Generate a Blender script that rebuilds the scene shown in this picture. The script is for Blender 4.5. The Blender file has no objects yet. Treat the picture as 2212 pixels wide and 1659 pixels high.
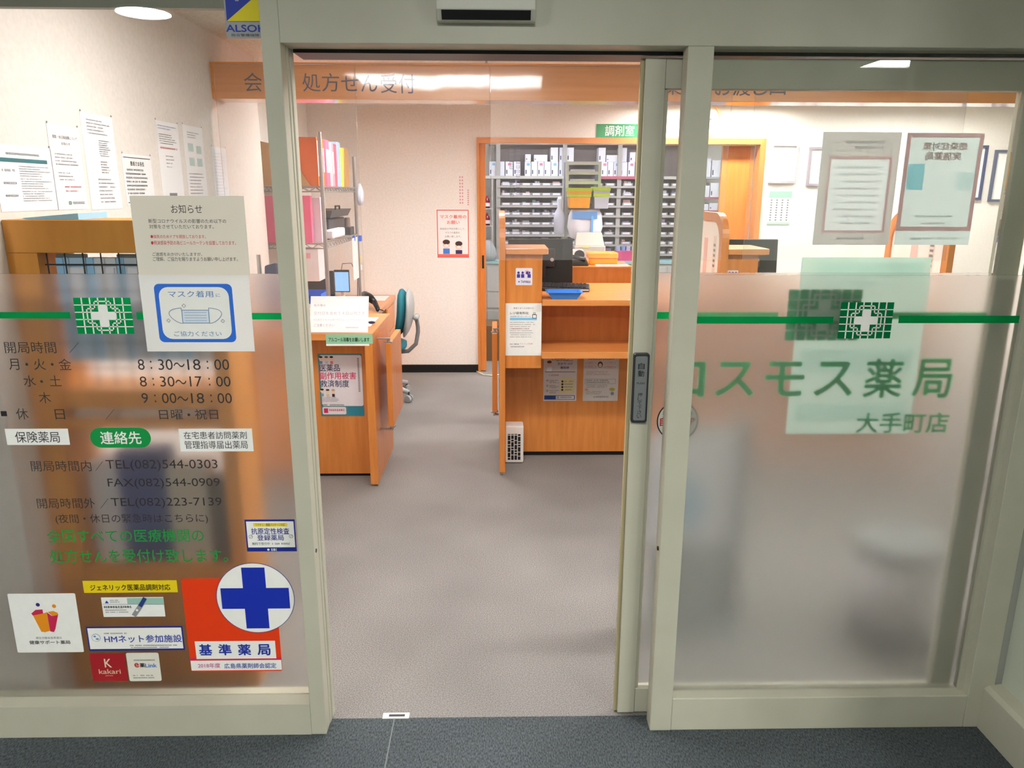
import bpy, math, random
from mathutils import Vector, Matrix
random.seed(7)
S = bpy.context.scene
COL = S.collection

# ------------------------------------------------------------------ camera
FPX, PITCH, YAW, ROLL = 1627.0, math.radians(14.3), math.radians(1.2), math.radians(0.19)
CAM = Vector((0.0, -2.05, 1.667))
_f = Vector((math.sin(YAW)*math.cos(PITCH), math.cos(YAW)*math.cos(PITCH), -math.sin(PITCH)))
_r0 = Vector((math.cos(YAW), -math.sin(YAW), 0)); _u0 = _r0.cross(_f)
_r = math.cos(ROLL)*_r0 + math.sin(ROLL)*_u0
_u = -math.sin(ROLL)*_r0 + math.cos(ROLL)*_u0
cd = bpy.data.cameras.new('camera'); cam = bpy.data.objects.new('camera', cd); COL.objects.link(cam)
cd.sensor_width = 36.0; cd.lens = FPX/2212*36.0; cd.clip_start = 0.05; cd.clip_end = 60
cam.matrix_world = Matrix(((_r.x, _u.x, -_f.x, CAM.x), (_r.y, _u.y, -_f.y, CAM.y), (_r.z, _u.z, -_f.z, CAM.z), (0, 0, 0, 1)))
S.camera = cam

# ------------------------------------------------------------------ world, exposure
W = bpy.data.worlds.new('world'); S.world = W; W.use_nodes = True
W.node_tree.nodes['Background'].inputs[0].default_value = (0.75, 0.8, 0.78, 1)
W.node_tree.nodes['Background'].inputs[1].default_value = 0.10
S.view_settings.view_transform = 'Standard'; S.view_settings.look = 'None'
S.view_settings.gamma = 1.0; S.view_settings.use_curve_mapping = False
S.view_settings.exposure = 1.0
S.cycles.max_bounces = 14; S.cycles.transparent_max_bounces = 32
S.cycles.transmission_bounces = 12; S.cycles.glossy_bounces = 6; S.cycles.diffuse_bounces = 5
L_IN, L_PH, L_COR = 52.0, 22.0, 128.0      # lamp brightness: shop, dispensary, corridor

# ------------------------------------------------------------------ measuring: a pixel of the photograph met with a plane of the room
def ray(px, py): return _f + _r*(px-1106)/FPX - _u*(py-829.5)/FPX
def atY(px, py, Y): d = ray(px, py); return CAM + d*((Y-CAM.y)/d.y)
def atX(px, py, X): d = ray(px, py); return CAM + d*((X-CAM.x)/d.x)
def atZ(px, py, Z): d = ray(px, py); return CAM + d*((Z-CAM.z)/d.z)

# ------------------------------------------------------------------ materials
def lin(c): c /= 255.0; return c/12.92 if c <= 0.04045 else ((c+0.055)/1.055)**2.4
MATS = {}
def nodes(name):
    m = bpy.data.materials.new(name); m.use_nodes = True
    return m, m.node_tree, m.node_tree.nodes['Principled BSDF'], m.node_tree.nodes['Material Output']
def C(r, g, b, rough=0.55, metal=0.0, coat=0.0, spec=None):
    """plain paint, print or plastic of an sRGB colour, with a faint procedural unevenness"""
    k = (r, g, b, rough, metal, coat)
    if k in MATS: return MATS[k]
    m, t, p, o = nodes('paint_%d_%d_%d' % (r, g, b))
    n = t.nodes.new('ShaderNodeTexNoise'); n.inputs['Scale'].default_value = 9.0
    mp = t.nodes.new('ShaderNodeMapRange'); mp.inputs[3].default_value = 0.96; mp.inputs[4].default_value = 1.04
    t.links.new(n.outputs[0], mp.inputs[0])
    mx = t.nodes.new('ShaderNodeVectorMath'); mx.operation = 'SCALE'
    mx.inputs[0].default_value = (lin(r), lin(g), lin(b)); t.links.new(mp.outputs[0], mx.inputs[3])
    t.links.new(mx.outputs[0], p.inputs['Base Color'])
    p.inputs['Roughness'].default_value = rough; p.inputs['Metallic'].default_value = metal
    p.inputs['Coat Weight'].default_value = coat; p.inputs['Coat Roughness'].default_value = 0.08
    MATS[k] = m; return m
def noise_mat(name, c1, c2, scale, rough=0.9, detail=3, stretch=(1, 1, 1), bump=0.0, lo=0.35, hi=0.65, coat=0, coatr=0.1, big=None):
    m, t, p, o = nodes(name)
    tc = t.nodes.new('ShaderNodeTexCoord'); mp = t.nodes.new('ShaderNodeMapping')
    mp.inputs['Scale'].default_value = stretch
    t.links.new(tc.outputs['Object'], mp.inputs[0])
    n = t.nodes.new('ShaderNodeTexNoise'); n.inputs['Scale'].default_value = scale; n.inputs['Detail'].default_value = detail
    t.links.new(mp.outputs[0], n.inputs[0])
    r = t.nodes.new('ShaderNodeValToRGB'); r.color_ramp.elements[0].position = lo; r.color_ramp.elements[1].position = hi
    r.color_ramp.elements[0].color = (*[lin(x) for x in c1], 1); r.color_ramp.elements[1].color = (*[lin(x) for x in c2], 1)
    t.links.new(n.outputs[0], r.inputs[0]); out = r.outputs[0]
    if big:                                       # broad worn or trodden patches
        n2 = t.nodes.new('ShaderNodeTexNoise'); n2.inputs['Scale'].default_value = big[0]; n2.inputs['Detail'].default_value = 2
        t.links.new(tc.outputs['Object'], n2.inputs[0])
        mr = t.nodes.new('ShaderNodeMapRange'); mr.inputs[1].default_value = 0.35; mr.inputs[2].default_value = 0.65
        mr.inputs[3].default_value = big[1]; mr.inputs[4].default_value = big[2]; t.links.new(n2.outputs[0], mr.inputs[0])
        v = t.nodes.new('ShaderNodeVectorMath'); v.operation = 'SCALE'; t.links.new(out, v.inputs[0]); t.links.new(mr.outputs[0], v.inputs[3]); out = v.outputs[0]
    t.links.new(out, p.inputs['Base Color']); p.inputs['Roughness'].default_value = rough
    p.inputs['Coat Weight'].default_value = coat; p.inputs['Coat Roughness'].default_value = coatr
    if bump:
        b = t.nodes.new('ShaderNodeBump'); b.inputs['Strength'].default_value = bump; b.inputs['Distance'].default_value = 0.004
        t.links.new(n.outputs[0], b.inputs['Height']); t.links.new(b.outputs[0], p.inputs['Normal'])
    return m
FRAME = noise_mat('ivory_painted_aluminium', (188, 186, 168), (194, 192, 174), 6, 0.42)
WALL = noise_mat('cream_wallpaper', (236, 231, 225), (243, 238, 232), 60, 0.8, bump=0.08)
WALL_L = noise_mat('cream_wallpaper_dimmed', (216, 207, 201), (223, 214, 208), 60, 0.8, bump=0.08)  # same cream wallpaper, its colour darkened to offset the strong lamp light
CEIL = noise_mat('speckled_ceiling_board', (212, 205, 192), (232, 226, 214), 90, 0.9, bump=0.2)
CARPET = noise_mat('slate_carpet', (44, 50, 54), (84, 92, 96), 260, 0.95, 4, (1, 0.35, 1), 0.5, big=(1.5, 0.85, 1.12))
FLOOR = noise_mat('grey_speckled_carpet', (105, 102, 100), (147, 143, 140), 240, 0.9, 4, bump=0.3, big=(1.3, 0.86, 1.1))
WOOD = noise_mat('orange_wood_laminate', (200, 120, 50), (216, 138, 66), 5, 0.38, 5, (7, 7, 0.6), 0.0, 0.3, 0.7, 0.25, 0.15)
WOODH = noise_mat('orange_wood_laminate_flat', (206, 130, 64), (220, 146, 80), 5, 0.35, 5, (0.6, 7, 7), 0.0, 0.3, 0.7, 0.3, 0.12)
BANWOOD = noise_mat('polished_wood_fascia', (214, 138, 70), (228, 154, 88), 4, 0.3, 5, (0.5, 4, 9), 0.0, 0.3, 0.7, 1.0, 0.1)
RACKWOOD = noise_mat('brown_wood_board', (200, 128, 40), (212, 142, 52), 4, 0.5, 4, (5, 5, 0.6))
STEEL = C(172, 170, 168, 0.35, 0.8)
CHROME = C(190, 188, 186, 0.3, 0.9)
WHITE = C(240, 238, 236); PAPER = C(236, 234, 232, 0.5); CREAM = C(240, 232, 212, 0.5); LAMINATE = C(232, 232, 228, 0.25)
BLACK = C(14, 14, 15, 0.4); DARK = C(38, 38, 44, 0.45); INK = C(44, 42, 44, 0.5); GREYINK = C(120, 120, 126, 0.5); RED = C(205, 50, 52); GREEN = C(8, 150, 70, 0.45)
BLUE = C(24, 52, 165, 0.45)

def emit(name, col, s):
    m = bpy.data.materials.new(name); m.use_nodes = True; t = m.node_tree; t.nodes.clear()
    e = t.nodes.new('ShaderNodeEmission'); e.inputs[0].default_value = (*col, 1); e.inputs[1].default_value = s
    o = t.nodes.new('ShaderNodeOutputMaterial'); t.links.new(e.outputs[0], o.inputs[0]); return m
def clear(name, tint, ior=1.5, rough=0.0, haze=0.0, hcol=(0.85, 0.85, 0.86)):
    """thin clear sheet: see-through, mirrors by Fresnel"""
    m = bpy.data.materials.new(name); m.use_nodes = True; t = m.node_tree; t.nodes.clear()
    tr = t.nodes.new('ShaderNodeBsdfTransparent'); tr.inputs[0].default_value = (*tint, 1)
    g = t.nodes.new('ShaderNodeBsdfGlossy'); g.inputs['Roughness'].default_value = rough
    fr = t.nodes.new('ShaderNodeFresnel'); fr.inputs[0].default_value = ior
    mx = t.nodes.new('ShaderNodeMixShader'); t.links.new(fr.outputs[0], mx.inputs[0])
    t.links.new(tr.outputs[0], mx.inputs[1]); t.links.new(g.outputs[0], mx.inputs[2]); last = mx
    if haze:
        d = t.nodes.new('ShaderNodeBsdfDiffuse'); d.inputs[0].default_value = (*hcol, 1)
        m2 = t.nodes.new('ShaderNodeMixShader'); m2.inputs[0].default_value = haze
        t.links.new(mx.outputs[0], m2.inputs[1]); t.links.new(d.outputs[0], m2.inputs[2]); last = m2
    o = t.nodes.new('ShaderNodeOutputMaterial'); t.links.new(last.outputs[0], o.inputs[0]); return m
def frosted(name, tint, rough, haze):
    m = bpy.data.materials.new(name); m.use_nodes = True; t = m.node_tree; t.nodes.clear()
    g = t.nodes.new('ShaderNodeBsdfGlass'); g.inputs['Color'].default_value = (*tint, 1)
    g.inputs['Roughness'].default_value = rough; g.inputs['IOR'].default_value = 1.4
    d = t.nodes.new('ShaderNodeBsdfDiffuse'); d.inputs[0].default_value = (0.8, 0.8, 0.78, 1)
    tl = t.nodes.new('ShaderNodeBsdfTranslucent'); tl.inputs[0].default_value = (0.85, 0.83, 0.82, 1)
    a = t.nodes.new('ShaderNodeMixShader'); a.inputs[0].default_value = 0.6
    t.links.new(d.outputs[0], a.inputs[1]); t.links.new(tl.outputs[0], a.inputs[2])
    mx = t.nodes.new('ShaderNodeMixShader'); mx.inputs[0].default_value = haze
    t.links.new(g.outputs[0], mx.inputs[1]); t.links.new(a.outputs[0], mx.inputs[2])
    o = t.nodes.new('ShaderNodeOutputMaterial'); t.links.new(mx.outputs[0], o.inputs[0]); return m
def thin_paper(name, col, through=0.55):
    m = bpy.data.materials.new(name); m.use_nodes = True; t = m.node_tree; t.nodes.clear()
    d = t.nodes.new('ShaderNodeBsdfDiffuse'); d.inputs[0].default_value = (*col, 1)
    tl = t.nodes.new('ShaderNodeBsdfTranslucent'); tl.inputs[0].default_value = (*col, 1)
    mx = t.nodes.new('ShaderNodeMixShader'); mx.inputs[0].default_value = through
    t.links.new(d.outputs[0], mx.inputs[1]); t.links.new(tl.outputs[0], mx.inputs[2])
    o = t.nodes.new('ShaderNodeOutputMaterial'); t.links.new(mx.outputs[0], o.inputs[0]); return m
GLASS = clear('clear_window_glass', (0.97, 0.985, 0.975))
GREENGLASS = clear('green_tinted_glass', (0.72, 0.80, 0.70), haze=0.7, hcol=(0.80, 0.85, 0.72))
FROST_L = frosted('frosted_glass_film_clearer', (0.985, 0.985, 0.975), 0.25, 0.035)
FROST = frosted('frosted_glass_film', (0.97, 0.98, 0.97), 0.25, 0.09)
VINYL = clear('clear_vinyl_sheet', (0.955, 0.955, 0.96), 1.58, 0.05, 0.07)
DEC_G = thin_paper('green_film', (0.006, 0.42, 0.11), 0.6); DEC_L = thin_paper('green_letter_film', (0.012, 0.66, 0.24), 0.75); DEC_DG = thin_paper('deep_green_film', (0.004, 0.26, 0.08), 0.5); DEC_W = thin_paper('white_film', (0.90, 0.90, 0.88), 0.55)
SHEET_C = thin_paper('cream_laminated_sheet', (0.96, 0.91, 0.80), 0.2); SHEET_W = thin_paper('white_laminated_sheet', (0.96, 0.95, 0.93), 0.2)
THIN = (DEC_G, DEC_DG, DEC_W, SHEET_C, SHEET_W)
BAGPLASTIC = clear('thin_plastic_bag', (0.82, 0.86, 0.92), 1.4, 0.15, 0.35)

# ------------------------------------------------------------------ mesh building
def tag(o, label=None, cat=None, group=None, kind=None):
    if label: o['label'] = label
    if cat: o['category'] = cat
    if group: o['group'] = group
    if kind: o['kind'] = kind
    return o
BASE = {}
def thing(name, label, cat, loc=(0, 0, 0), rz=0.0, group=None, kind=None):
    o = bpy.data.objects.new(name, None); COL.objects.link(o); o.empty_display_size = 0.05
    o.location = loc; o.rotation_euler = (0, 0, rz); BASE[o.name] = Vector(loc)
    return tag(o, label, cat, group, kind)
GLY = {}
def glyph(s, bold=0.0):
    if (s, bold) in GLY: return GLY[(s, bold)]
    c = bpy.data.curves.new('t', 'FONT'); c.body = s; c.resolution_u = 3; c.offset = bold
    o = bpy.data.objects.new('t', c); COL.objects.link(o)
    me = o.to_mesh()
    vs = [(v.co.x, v.co.y) for v in me.vertices]; fs = [tuple(p.vertices) for p in me.polygons]
    o.to_mesh_clear(); bpy.data.objects.remove(o); bpy.data.curves.remove(c)
    xs = [v[0] for v in vs] or [0]; ys = [v[1] for v in vs] or [0]
    GLY[(s, bold)] = (vs, fs, min(xs), min(ys), max(xs), max(ys)); return GLY[(s, bold)]

class MB:
    def __init__(s): s.v = []; s.f = []; s.mi = []; s.ms = []
    def k(s, m):
        if m not in s.ms: s.ms.append(m)
        return s.ms.index(m)
    def face(s, pts, m):
        b = len(s.v); s.v += [Vector(p) for p in pts]; s.f.append(tuple(range(b, b+len(pts)))); s.mi.append(s.k(m)); return s
    def mesh(s, vs, fs, m):
        b = len(s.v); s.v += [Vector(p) for p in vs]; i = s.k(m)
        for f in fs: s.f.append(tuple(b+x for x in f)); s.mi.append(i)
        return s
    def box(s, x0, x1, y0, y1, z0, z1, m):
        x0, x1 = min(x0, x1), max(x0, x1); y0, y1 = min(y0, y1), max(y0, y1); z0, z1 = min(z0, z1), max(z0, z1)
        return s.mesh([(x0,y0,z0),(x1,y0,z0),(x1,y1,z0),(x0,y1,z0),(x0,y0,z1),(x1,y0,z1),(x1,y1,z1),(x0,y1,z1)],
                      [(0,3,2,1),(4,5,6,7),(0,1,5,4),(1,2,6,5),(2,3,7,6),(3,0,4,7)], m)
    def prism(s, lo, hi, m):
        """two matching outlines joined by side walls"""
        n = len(lo)
        return s.mesh(list(lo)+list(hi), [tuple(range(n-1, -1, -1)), tuple(range(n, 2*n))]+[(i, (i+1) % n, n+(i+1) % n, n+i) for i in range(n)], m)
    def cyl(s, p0, p1, r0, r1, m, n=16, cap=True):
        p0, p1 = Vector(p0), Vector(p1); d = (p1-p0).normalized()
        a = d.orthogonal().normalized(); b = d.cross(a)
        lo = [p0+(a*math.cos(t)+b*math.sin(t))*r0 for t in [2*math.pi*i/n for i in range(n)]]
        hi = [p1+(a*math.cos(t)+b*math.sin(t))*r1 for t in [2*math.pi*i/n for i in range(n)]]
        fs = [(i, (i+1) % n, n+(i+1) % n, n+i) for i in range(n)]
        if cap: fs += [tuple(range(n-1, -1, -1)), tuple(range(n, 2*n))]
        return s.mesh(lo+hi, fs, m)
    def tube(s, path, r, m, n=8):
        path = [Vector(p) for p in path]; rings = []
        a = None
        for i, p in enumerate(path):
            d = (path[min(i+1, len(path)-1)]-path[max(i-1, 0)]).normalized()
            a = d.orthogonal().normalized() if a is None else (a-d*a.dot(d)).normalized()
            b = d.cross(a); rr = r[i] if isinstance(r, (list, tuple)) else r
            rings.append([p+(a*math.cos(2*math.pi*j/n)+b*math.sin(2*math.pi*j/n))*rr for j in range(n)])
        vs = [v for R in rings for v in R]; L = len(rings)
        fs = [(i*n+j, i*n+(j+1) % n, (i+1)*n+(j+1) % n, (i+1)*n+j) for i in range(L-1) for j in range(n)]
        fs += [tuple(range(n-1, -1, -1)), tuple(range((L-1)*n, L*n))]
        return s.mesh(vs, fs, m)
    def loft(s, rings, m):
        n = len(rings[0]); L = len(rings)
        fs = [(i*n+j, i*n+(j+1) % n, (i+1)*n+(j+1) % n, (i+1)*n+j) for i in range(L-1) for j in range(n)]
        fs += [tuple(range(n-1, -1, -1)), tuple(range((L-1)*n, L*n))]
        return s.mesh([v for R in rings for v in R], fs, m)
    def ball(s, c, rx, ry, rz, m, n=12, k=7):
        c = Vector(c); rings = []
        for i in range(k+1):
            t = -math.pi/2+math.pi*i/k; q = max(math.cos(t), 0.02)
            rings.append([c+Vector((rx*q*math.cos(2*math.pi*j/n), ry*q*math.sin(2*math.pi*j/n), rz*math.sin(t))) for j in range(n)])
        return s.loft(rings, m)
    def build(s, name, parent=None, local=False, bevel=0.0, smooth=False, kind=None):
        me = bpy.data.meshes.new(name)
        off = Vector((0, 0, 0))
        if parent is not None and not local: off = BASE.get(parent.name, Vector((0, 0, 0)))
        me.from_pydata([tuple(v-off) for v in s.v], [], s.f)
        for m in s.ms: me.materials.append(m)
        for p, i in zip(me.polygons, s.mi):
            p.material_index = i; p.use_smooth = smooth
        me.update()
        o = bpy.data.objects.new(name, me); COL.objects.link(o)
        if parent is not None: o.parent = parent; BASE[o.name] = BASE.get(parent.name, Vector((0, 0, 0)))
        if bevel:
            b = o.modifiers.new('bevel', 'BEVEL'); b.width = bevel; b.segments = 2; b.limit_method = 'ANGLE'
        if kind: o['kind'] = kind
        return o

class Sheet(MB):
    """print on a flat face. axis 'Y': faces the corridor (-y); 'X': faces +x; 'B': faces +y (seen mirrored from the corridor)"""
    def __init__(s, axis, val, step=0.0005): super().__init__(); s.ax = axis; s.val = val; s.st = step
    def w(s, u, v, n):
        n = n*s.st
        if s.ax == 'Y': return Vector((u, s.val-n, v))
        if s.ax == 'B': return Vector((u, s.val+n, v))
        return Vector((s.val+n, u, v))
    def P(s, px, py):
        p = atX(px, py, s.val) if s.ax == 'X' else atY(px, py, s.val)
        return (p.y, p.z) if s.ax == 'X' else (p.x, p.z)
    def R(s, x0, y0, x1, y1):
        cx, cy = (x0+x1)/2, (y0+y1)/2
        return (s.P(x0, cy)[0], s.P(cx, y1)[1], s.P(x1, cy)[0], s.P(cx, y0)[1])
    def rect(s, q, n, m): return s.face([s.w(q[0], q[1], n), s.w(q[2], q[1], n), s.w(q[2], q[3], n), s.w(q[0], q[3], n)], m)
    def slab(s, q, n, m):
        if m in THIN: return s.rect(q, n, m)
        a = [s.w(q[0], q[1], 0), s.w(q[2], q[1], 0), s.w(q[2], q[3], 0), s.w(q[0], q[3], 0)]
        b = [s.w(q[0], q[1], n), s.w(q[2], q[1], n), s.w(q[2], q[3], n), s.w(q[0], q[3], n)]
        return s.prism(a, b, m)
    def outline(s, q, r, k=5):
        out = []
        for cx, cy, a0 in ((q[2]-r, q[3]-r, 0), (q[0]+r, q[3]-r, 90), (q[0]+r, q[1]+r, 180), (q[2]-r, q[1]+r, 270)):
            for i in range(k+1):
                t = math.radians(a0+90*i/k); out.append((cx+r*math.cos(t), cy+r*math.sin(t)))
        return out
    def rslab(s, q, r, n, m):
        o = s.outline(q, r); return s.prism([s.w(u, v, 0) for u, v in o], [s.w(u, v, n) for u, v in o], m)
    def rrect(s, q, r, n, m): return s.face([s.w(u, v, n) for u, v in s.outline(q, r)], m)
    def ell(s, u, v, a, b, n, m, k=28): return s.face([s.w(u+a*math.cos(2*math.pi*i/k), v+b*math.sin(2*math.pi*i/k), n) for i in range(k)], m)
    def poly(s, pts, n, m): return s.face([s.w(u, v, n) for u, v in pts], m)
    def line(s, pts, wd, n, m):
        for (a, b), (c, d) in zip(pts, pts[1:]):
            L = math.hypot(c-a, d-b) or 1e-6; ex, ey = (c-a)/L*wd/2, (d-b)/L*wd/2; nx, ny = -ey, ex
            s.face([s.w(a-ex+nx, b-ey+ny, n), s.w(a-ex-nx, b-ey-ny, n), s.w(c+ex-nx, d+ey-ny, n), s.w(c+ex+nx, d+ey+ny, n)], m)
        return s
    def frame(s, q, wd, n, m):
        for r in ((q[0], q[1], q[2], q[1]+wd), (q[0], q[3]-wd, q[2], q[3]), (q[0], q[1]+wd, q[0]+wd, q[3]-wd), (q[2]-wd, q[1]+wd, q[2], q[3]-wd)): s.rect(r, n, m)
        return s
    def text(s, t, q, n, m, bold=0.0, flip=False, vert=False):
        """writing fitted to the box q"""
        if vert:
            h = (q[3]-q[1])/len(t)
            for i, ch in enumerate(t):
                if ch != ' ': s.text(ch, (q[0], q[3]-h*(i+0.92), q[2], q[3]-h*(i+0.08)), n, m, bold)
            return s
        vs, fs, a, b, c, d = glyph(t, min(bold, 0.0))
        sx, sy = (q[2]-q[0])/max(c-a, 1e-6), (q[3]-q[1])/max(d-b, 1e-6)
        if bold > 0:                      # heavier strokes: the same outline struck again slightly shifted
            for i_, (dx, dy) in enumerate(((bold, 0), (-bold, 0), (0, bold), (0, -bold))):
                s.mesh([s.w((q[2]-(x-a+dx)*sx) if flip else (q[0]+(x-a+dx)*sx), q[1]+(y-b+dy)*sy, n+0.2+0.1*i_) for x, y in vs], fs, m)
        return s.mesh([s.w((q[2]-(x-a)*sx) if flip else (q[0]+(x-a)*sx), q[1]+(y-b)*sy, n) for x, y in vs], fs, m)
    def tpx(s, t, x0, y0, x1, y1, n, m, bold=0.0): return s.text(t, s.R(x0, y0, x1, y1), n, m, bold)
    def small(s, u0, v, u1, h, n, m, seed=0, fill=0.95):
        """a line of print too small to read in the photograph: a row of marks"""
        r = random.Random(seed+int(v*9999)); u = u0; e = u0+(u1-u0)*fill
        while u < e:
            w_ = h*r.uniform(0.5, 0.95)
            if r.random() > 0.1:
                a = r.uniform(0, 0.25)*h
                s.rect((u, v+a, min(u+w_, e), v+a+h*r.uniform(0.18, 0.3)), n, m); s.rect((u, v+h*0.62, min(u+w_*0.9, e), v+h*0.85), n, m)
                s.rect((u+w_*0.3, v, min(u+w_*0.5, e), v+h), n, m)
            u += w_+h*0.12
        return s
    def para(s, u0, v0, u1, v1, rows, n, m, seed=0, ratio=0.5):
        p = (v1-v0)/rows
        for i in range(rows): s.small(u0, v1-p*(i+1)+p*(1-ratio)/2, u1, p*ratio, n, m, seed+i*7, random.Random(seed+i).uniform(0.6, 1.0))
        return s
# ------------------------------------------------------------------ lamps the place has
def panel_lamp(x, y, z, lx, ly, mat, label, group, name='ceiling_light'):
    t = thing(name, label, 'ceiling light', (x, y, z), 0, group)
    h = MB(); e = 0.02
    for a in ((x-lx/2-e, x+lx/2+e, y-ly/2-e, y-ly/2), (x-lx/2-e, x+lx/2+e, y+ly/2, y+ly/2+e), (x-lx/2-e, x-lx/2, y-ly/2, y+ly/2), (x+lx/2, x+lx/2+e, y-ly/2, y+ly/2)):
        h.box(*a, z-0.045, z, WHITE)
    h.box(x-lx/2, x+lx/2, y-ly/2, y+ly/2, z-0.012, z, WHITE); h.build('housing', t)
    MB().box(x-lx/2, x+lx/2, y-ly/2, y+ly/2, z-0.035, z-0.013, mat).build('diffuser', t); return t
E_IN = emit('fluorescent_white', (1.0, 0.965, 0.93), L_IN)
E_FR = emit('fluorescent_white_dim', (1.0, 0.97, 0.94), 9.5)
E_PH = emit('fluorescent_daylight', (0.86, 0.90, 1.0), L_PH)
E_CO = emit('corridor_lamp_white', (1.0, 1.0, 0.94), L_COR)
panel_lamp(-0.34, 0.62, 2.45, 1.25, 0.60, E_FR, 'long fluorescent ceiling light in the waiting area just inside the doorway', 'shop ceiling lights')
panel_lamp(1.75, 0.95, 2.45, 1.25, 0.12, E_IN, 'long fluorescent ceiling light above the waiting area behind the sliding door', 'shop ceiling lights')
panel_lamp(-0.35, 3.15, 2.45, 1.25, 0.12, E_IN, 'long fluorescent ceiling light behind the fascia above the staff passage', 'shop ceiling lights')
panel_lamp(1.7, 3.3, 2.45, 1.25, 0.12, E_IN, 'long fluorescent ceiling light behind the fascia above the payment desk', 'shop ceiling lights')
panel_lamp(1.9, 4.62, 2.45, 1.25, 0.12, E_IN, 'long fluorescent ceiling light close to the back wall by the clock', 'shop ceiling lights')
panel_lamp(3.6, 4.3, 2.45, 1.25, 0.12, E_IN, 'long fluorescent ceiling light above the framed certificates', 'shop ceiling lights')
panel_lamp(0.45, 5.55, 2.45, 1.2, 0.14, E_PH, 'fluorescent ceiling light over the dispensary, nearer the side wall', 'dispensary ceiling lights')
panel_lamp(1.9, 5.55, 2.45, 1.2, 0.14, E_PH, 'fluorescent ceiling light over the dispensary, nearer the inner wooden door', 'dispensary ceiling lights')
def downlight(x, y, z, r, label):
    t = thing('ceiling_downlight', label, 'ceiling light', (x, y, z), 0, 'round corridor downlights')
    MB().cyl((x, y, z-0.012), (x, y, z), r+0.02, r+0.02, WHITE, 32).build('trim_ring', t)
    MB().cyl((x, y, z-0.016), (x, y, z-0.0125), r, r, E_CO, 32).build('lens', t)
downlight(-1.884, -2.272, 2.6, 0.133, 'round downlight mirrored in the glass above the wall notices')
downlight(0.0, -2.272, 2.6, 0.133, 'round corridor downlight straight out from the doorway')
downlight(-3.8, -2.272, 2.6, 0.133, 'round corridor downlight at the far end away from the sliding door')
panel_lamp(2.92, -3.55, 2.6, 0.54, 0.30, E_CO, 'square corridor light mirrored above the posters, nearer the doorway', 'square corridor lights')
panel_lamp(3.78, -3.55, 2.6, 0.54, 0.30, E_CO, 'square corridor light mirrored above the posters, nearer the corner post', 'square corridor lights')

# ------------------------------------------------------------------ the room shell
def struct(name, mb, label, cat, bevel=0.0, parent=None):
    return tag(mb.build(name, parent, bevel=bevel), label, cat, kind='structure')
struct('floor', MB().box(-1.9, 5.0, 0.073, 6.9, -0.08, 0, FLOOR), 'grey speckled carpet floor inside the pharmacy', 'floor')
struct('floor.001', MB().box(-5, 5, -4.8, 0.073, -0.08, 0, CARPET), 'dark slate carpet of the corridor outside the shopfront', 'floor')
cs_ = bpy.data.objects['floor.001']; MB().mesh([(-.338, .07, .0006), (-.334, .07, .0006), (-.334, -2.0, .0006), (-.338, -2.0, .0006)], [(0, 1, 2, 3)], C(110, 116, 118, .9)).build('carpet_seam', cs_)
struct('ceiling', MB().box(-1.9, 5.0, 0.21, 6.9, 2.45, 2.53, CEIL), 'pale speckled ceiling inside the pharmacy', 'ceiling')
struct('ceiling.001', MB().box(-5, 5, -4.8, -0.001, 2.6, 2.68, C(150, 150, 142, 0.9)), 'pale ceiling of the corridor outside', 'ceiling')
CORW = C(112, 114, 106, 0.8)
struct('wall_corridor', MB().box(-5, 5, -4.9, -4.8, 0, 2.6, CORW), 'plain corridor wall facing the shopfront', 'wall')
struct('wall_corridor_end', MB().box(4.9, 5.0, -4.8, -0.0, 0, 2.6, CORW), 'plain corridor end wall beyond the return glass', 'wall')
struct('wall_corridor_far', MB().box(-5.0, -4.9, -4.8, -0.0, 0, 2.6, CORW), 'plain corridor end wall on the notice side', 'wall')
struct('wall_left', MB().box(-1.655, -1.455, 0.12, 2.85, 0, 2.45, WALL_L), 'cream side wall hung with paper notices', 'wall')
struct('wall_staff', MB().box(-1.86, -1.66, 2.85, 4.95, 0, 2.45, WALL), 'cream side wall behind the wire shelving', 'wall')
bw = MB(); bw.box(-1.86, -0.172, 4.95, 5.05, 0, 2.45, WALL); bw.box(-0.172, 2.40, 4.95, 5.05, 2.135, 2.45, WALL); bw.box(2.40, 4.9, 4.95, 5.05, 0, 2.45, WALL)
struct('wall_back', bw, 'cream back wall around the dispensary opening', 'wall')
struct('wall_right', MB().box(4.9, 5.0, 0.12, 4.95, 0, 2.45, WALL), 'cream side wall beyond the payment desk', 'wall')
ph = MB(); ph.box(-0.75, -0.62, 5.05, 6.75, 0, 2.45, WALL); ph.box(2.85, 2.95, 5.05, 6.75, 0, 2.45, WALL); ph.box(-0.75, 2.95, 6.75, 6.85, 0, 2.45, WALL)
struct('wall_dispensary', ph, 'pale walls of the dispensary behind the opening', 'wall')
struct('baseboard_back', MB().box(-1.66, -0.175, 4.94, 4.95, 0, 0.075, BLACK), 'black skirting along the back wall beside the office chair', 'skirting board')
fr = MB(); fr.box(-0.175, -0.152, 4.93, 5.06, 0, 2.135, WOOD); fr.box(2.355, 2.405, 4.93, 5.06, 0, 2.135, WOOD); fr.box(-0.152, 2.355, 4.93, 5.06, 2.085, 2.135, WOODH)
struct('trim_1', fr, 'orange wooden casing of the dispensary opening', 'door frame')
d2 = struct('door_2', MB().box(2.06, 2.35, 5.065, 5.10, 0.01, 2.08, WOOD), 'orange wooden sliding door half hidden behind the dispensary casing', 'door')
d3 = struct('door_3', MB().box(-0.151, -0.098, 4.985, 5.02, 0.01, 2.08, WOOD), 'orange sliding door edge with dark pull at the chair side of the dispensary opening', 'door')
MB().box(-0.133, -0.115, 4.981, 4.985, 0.98, 1.10, BLACK).build('door_pull', d3)

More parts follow.
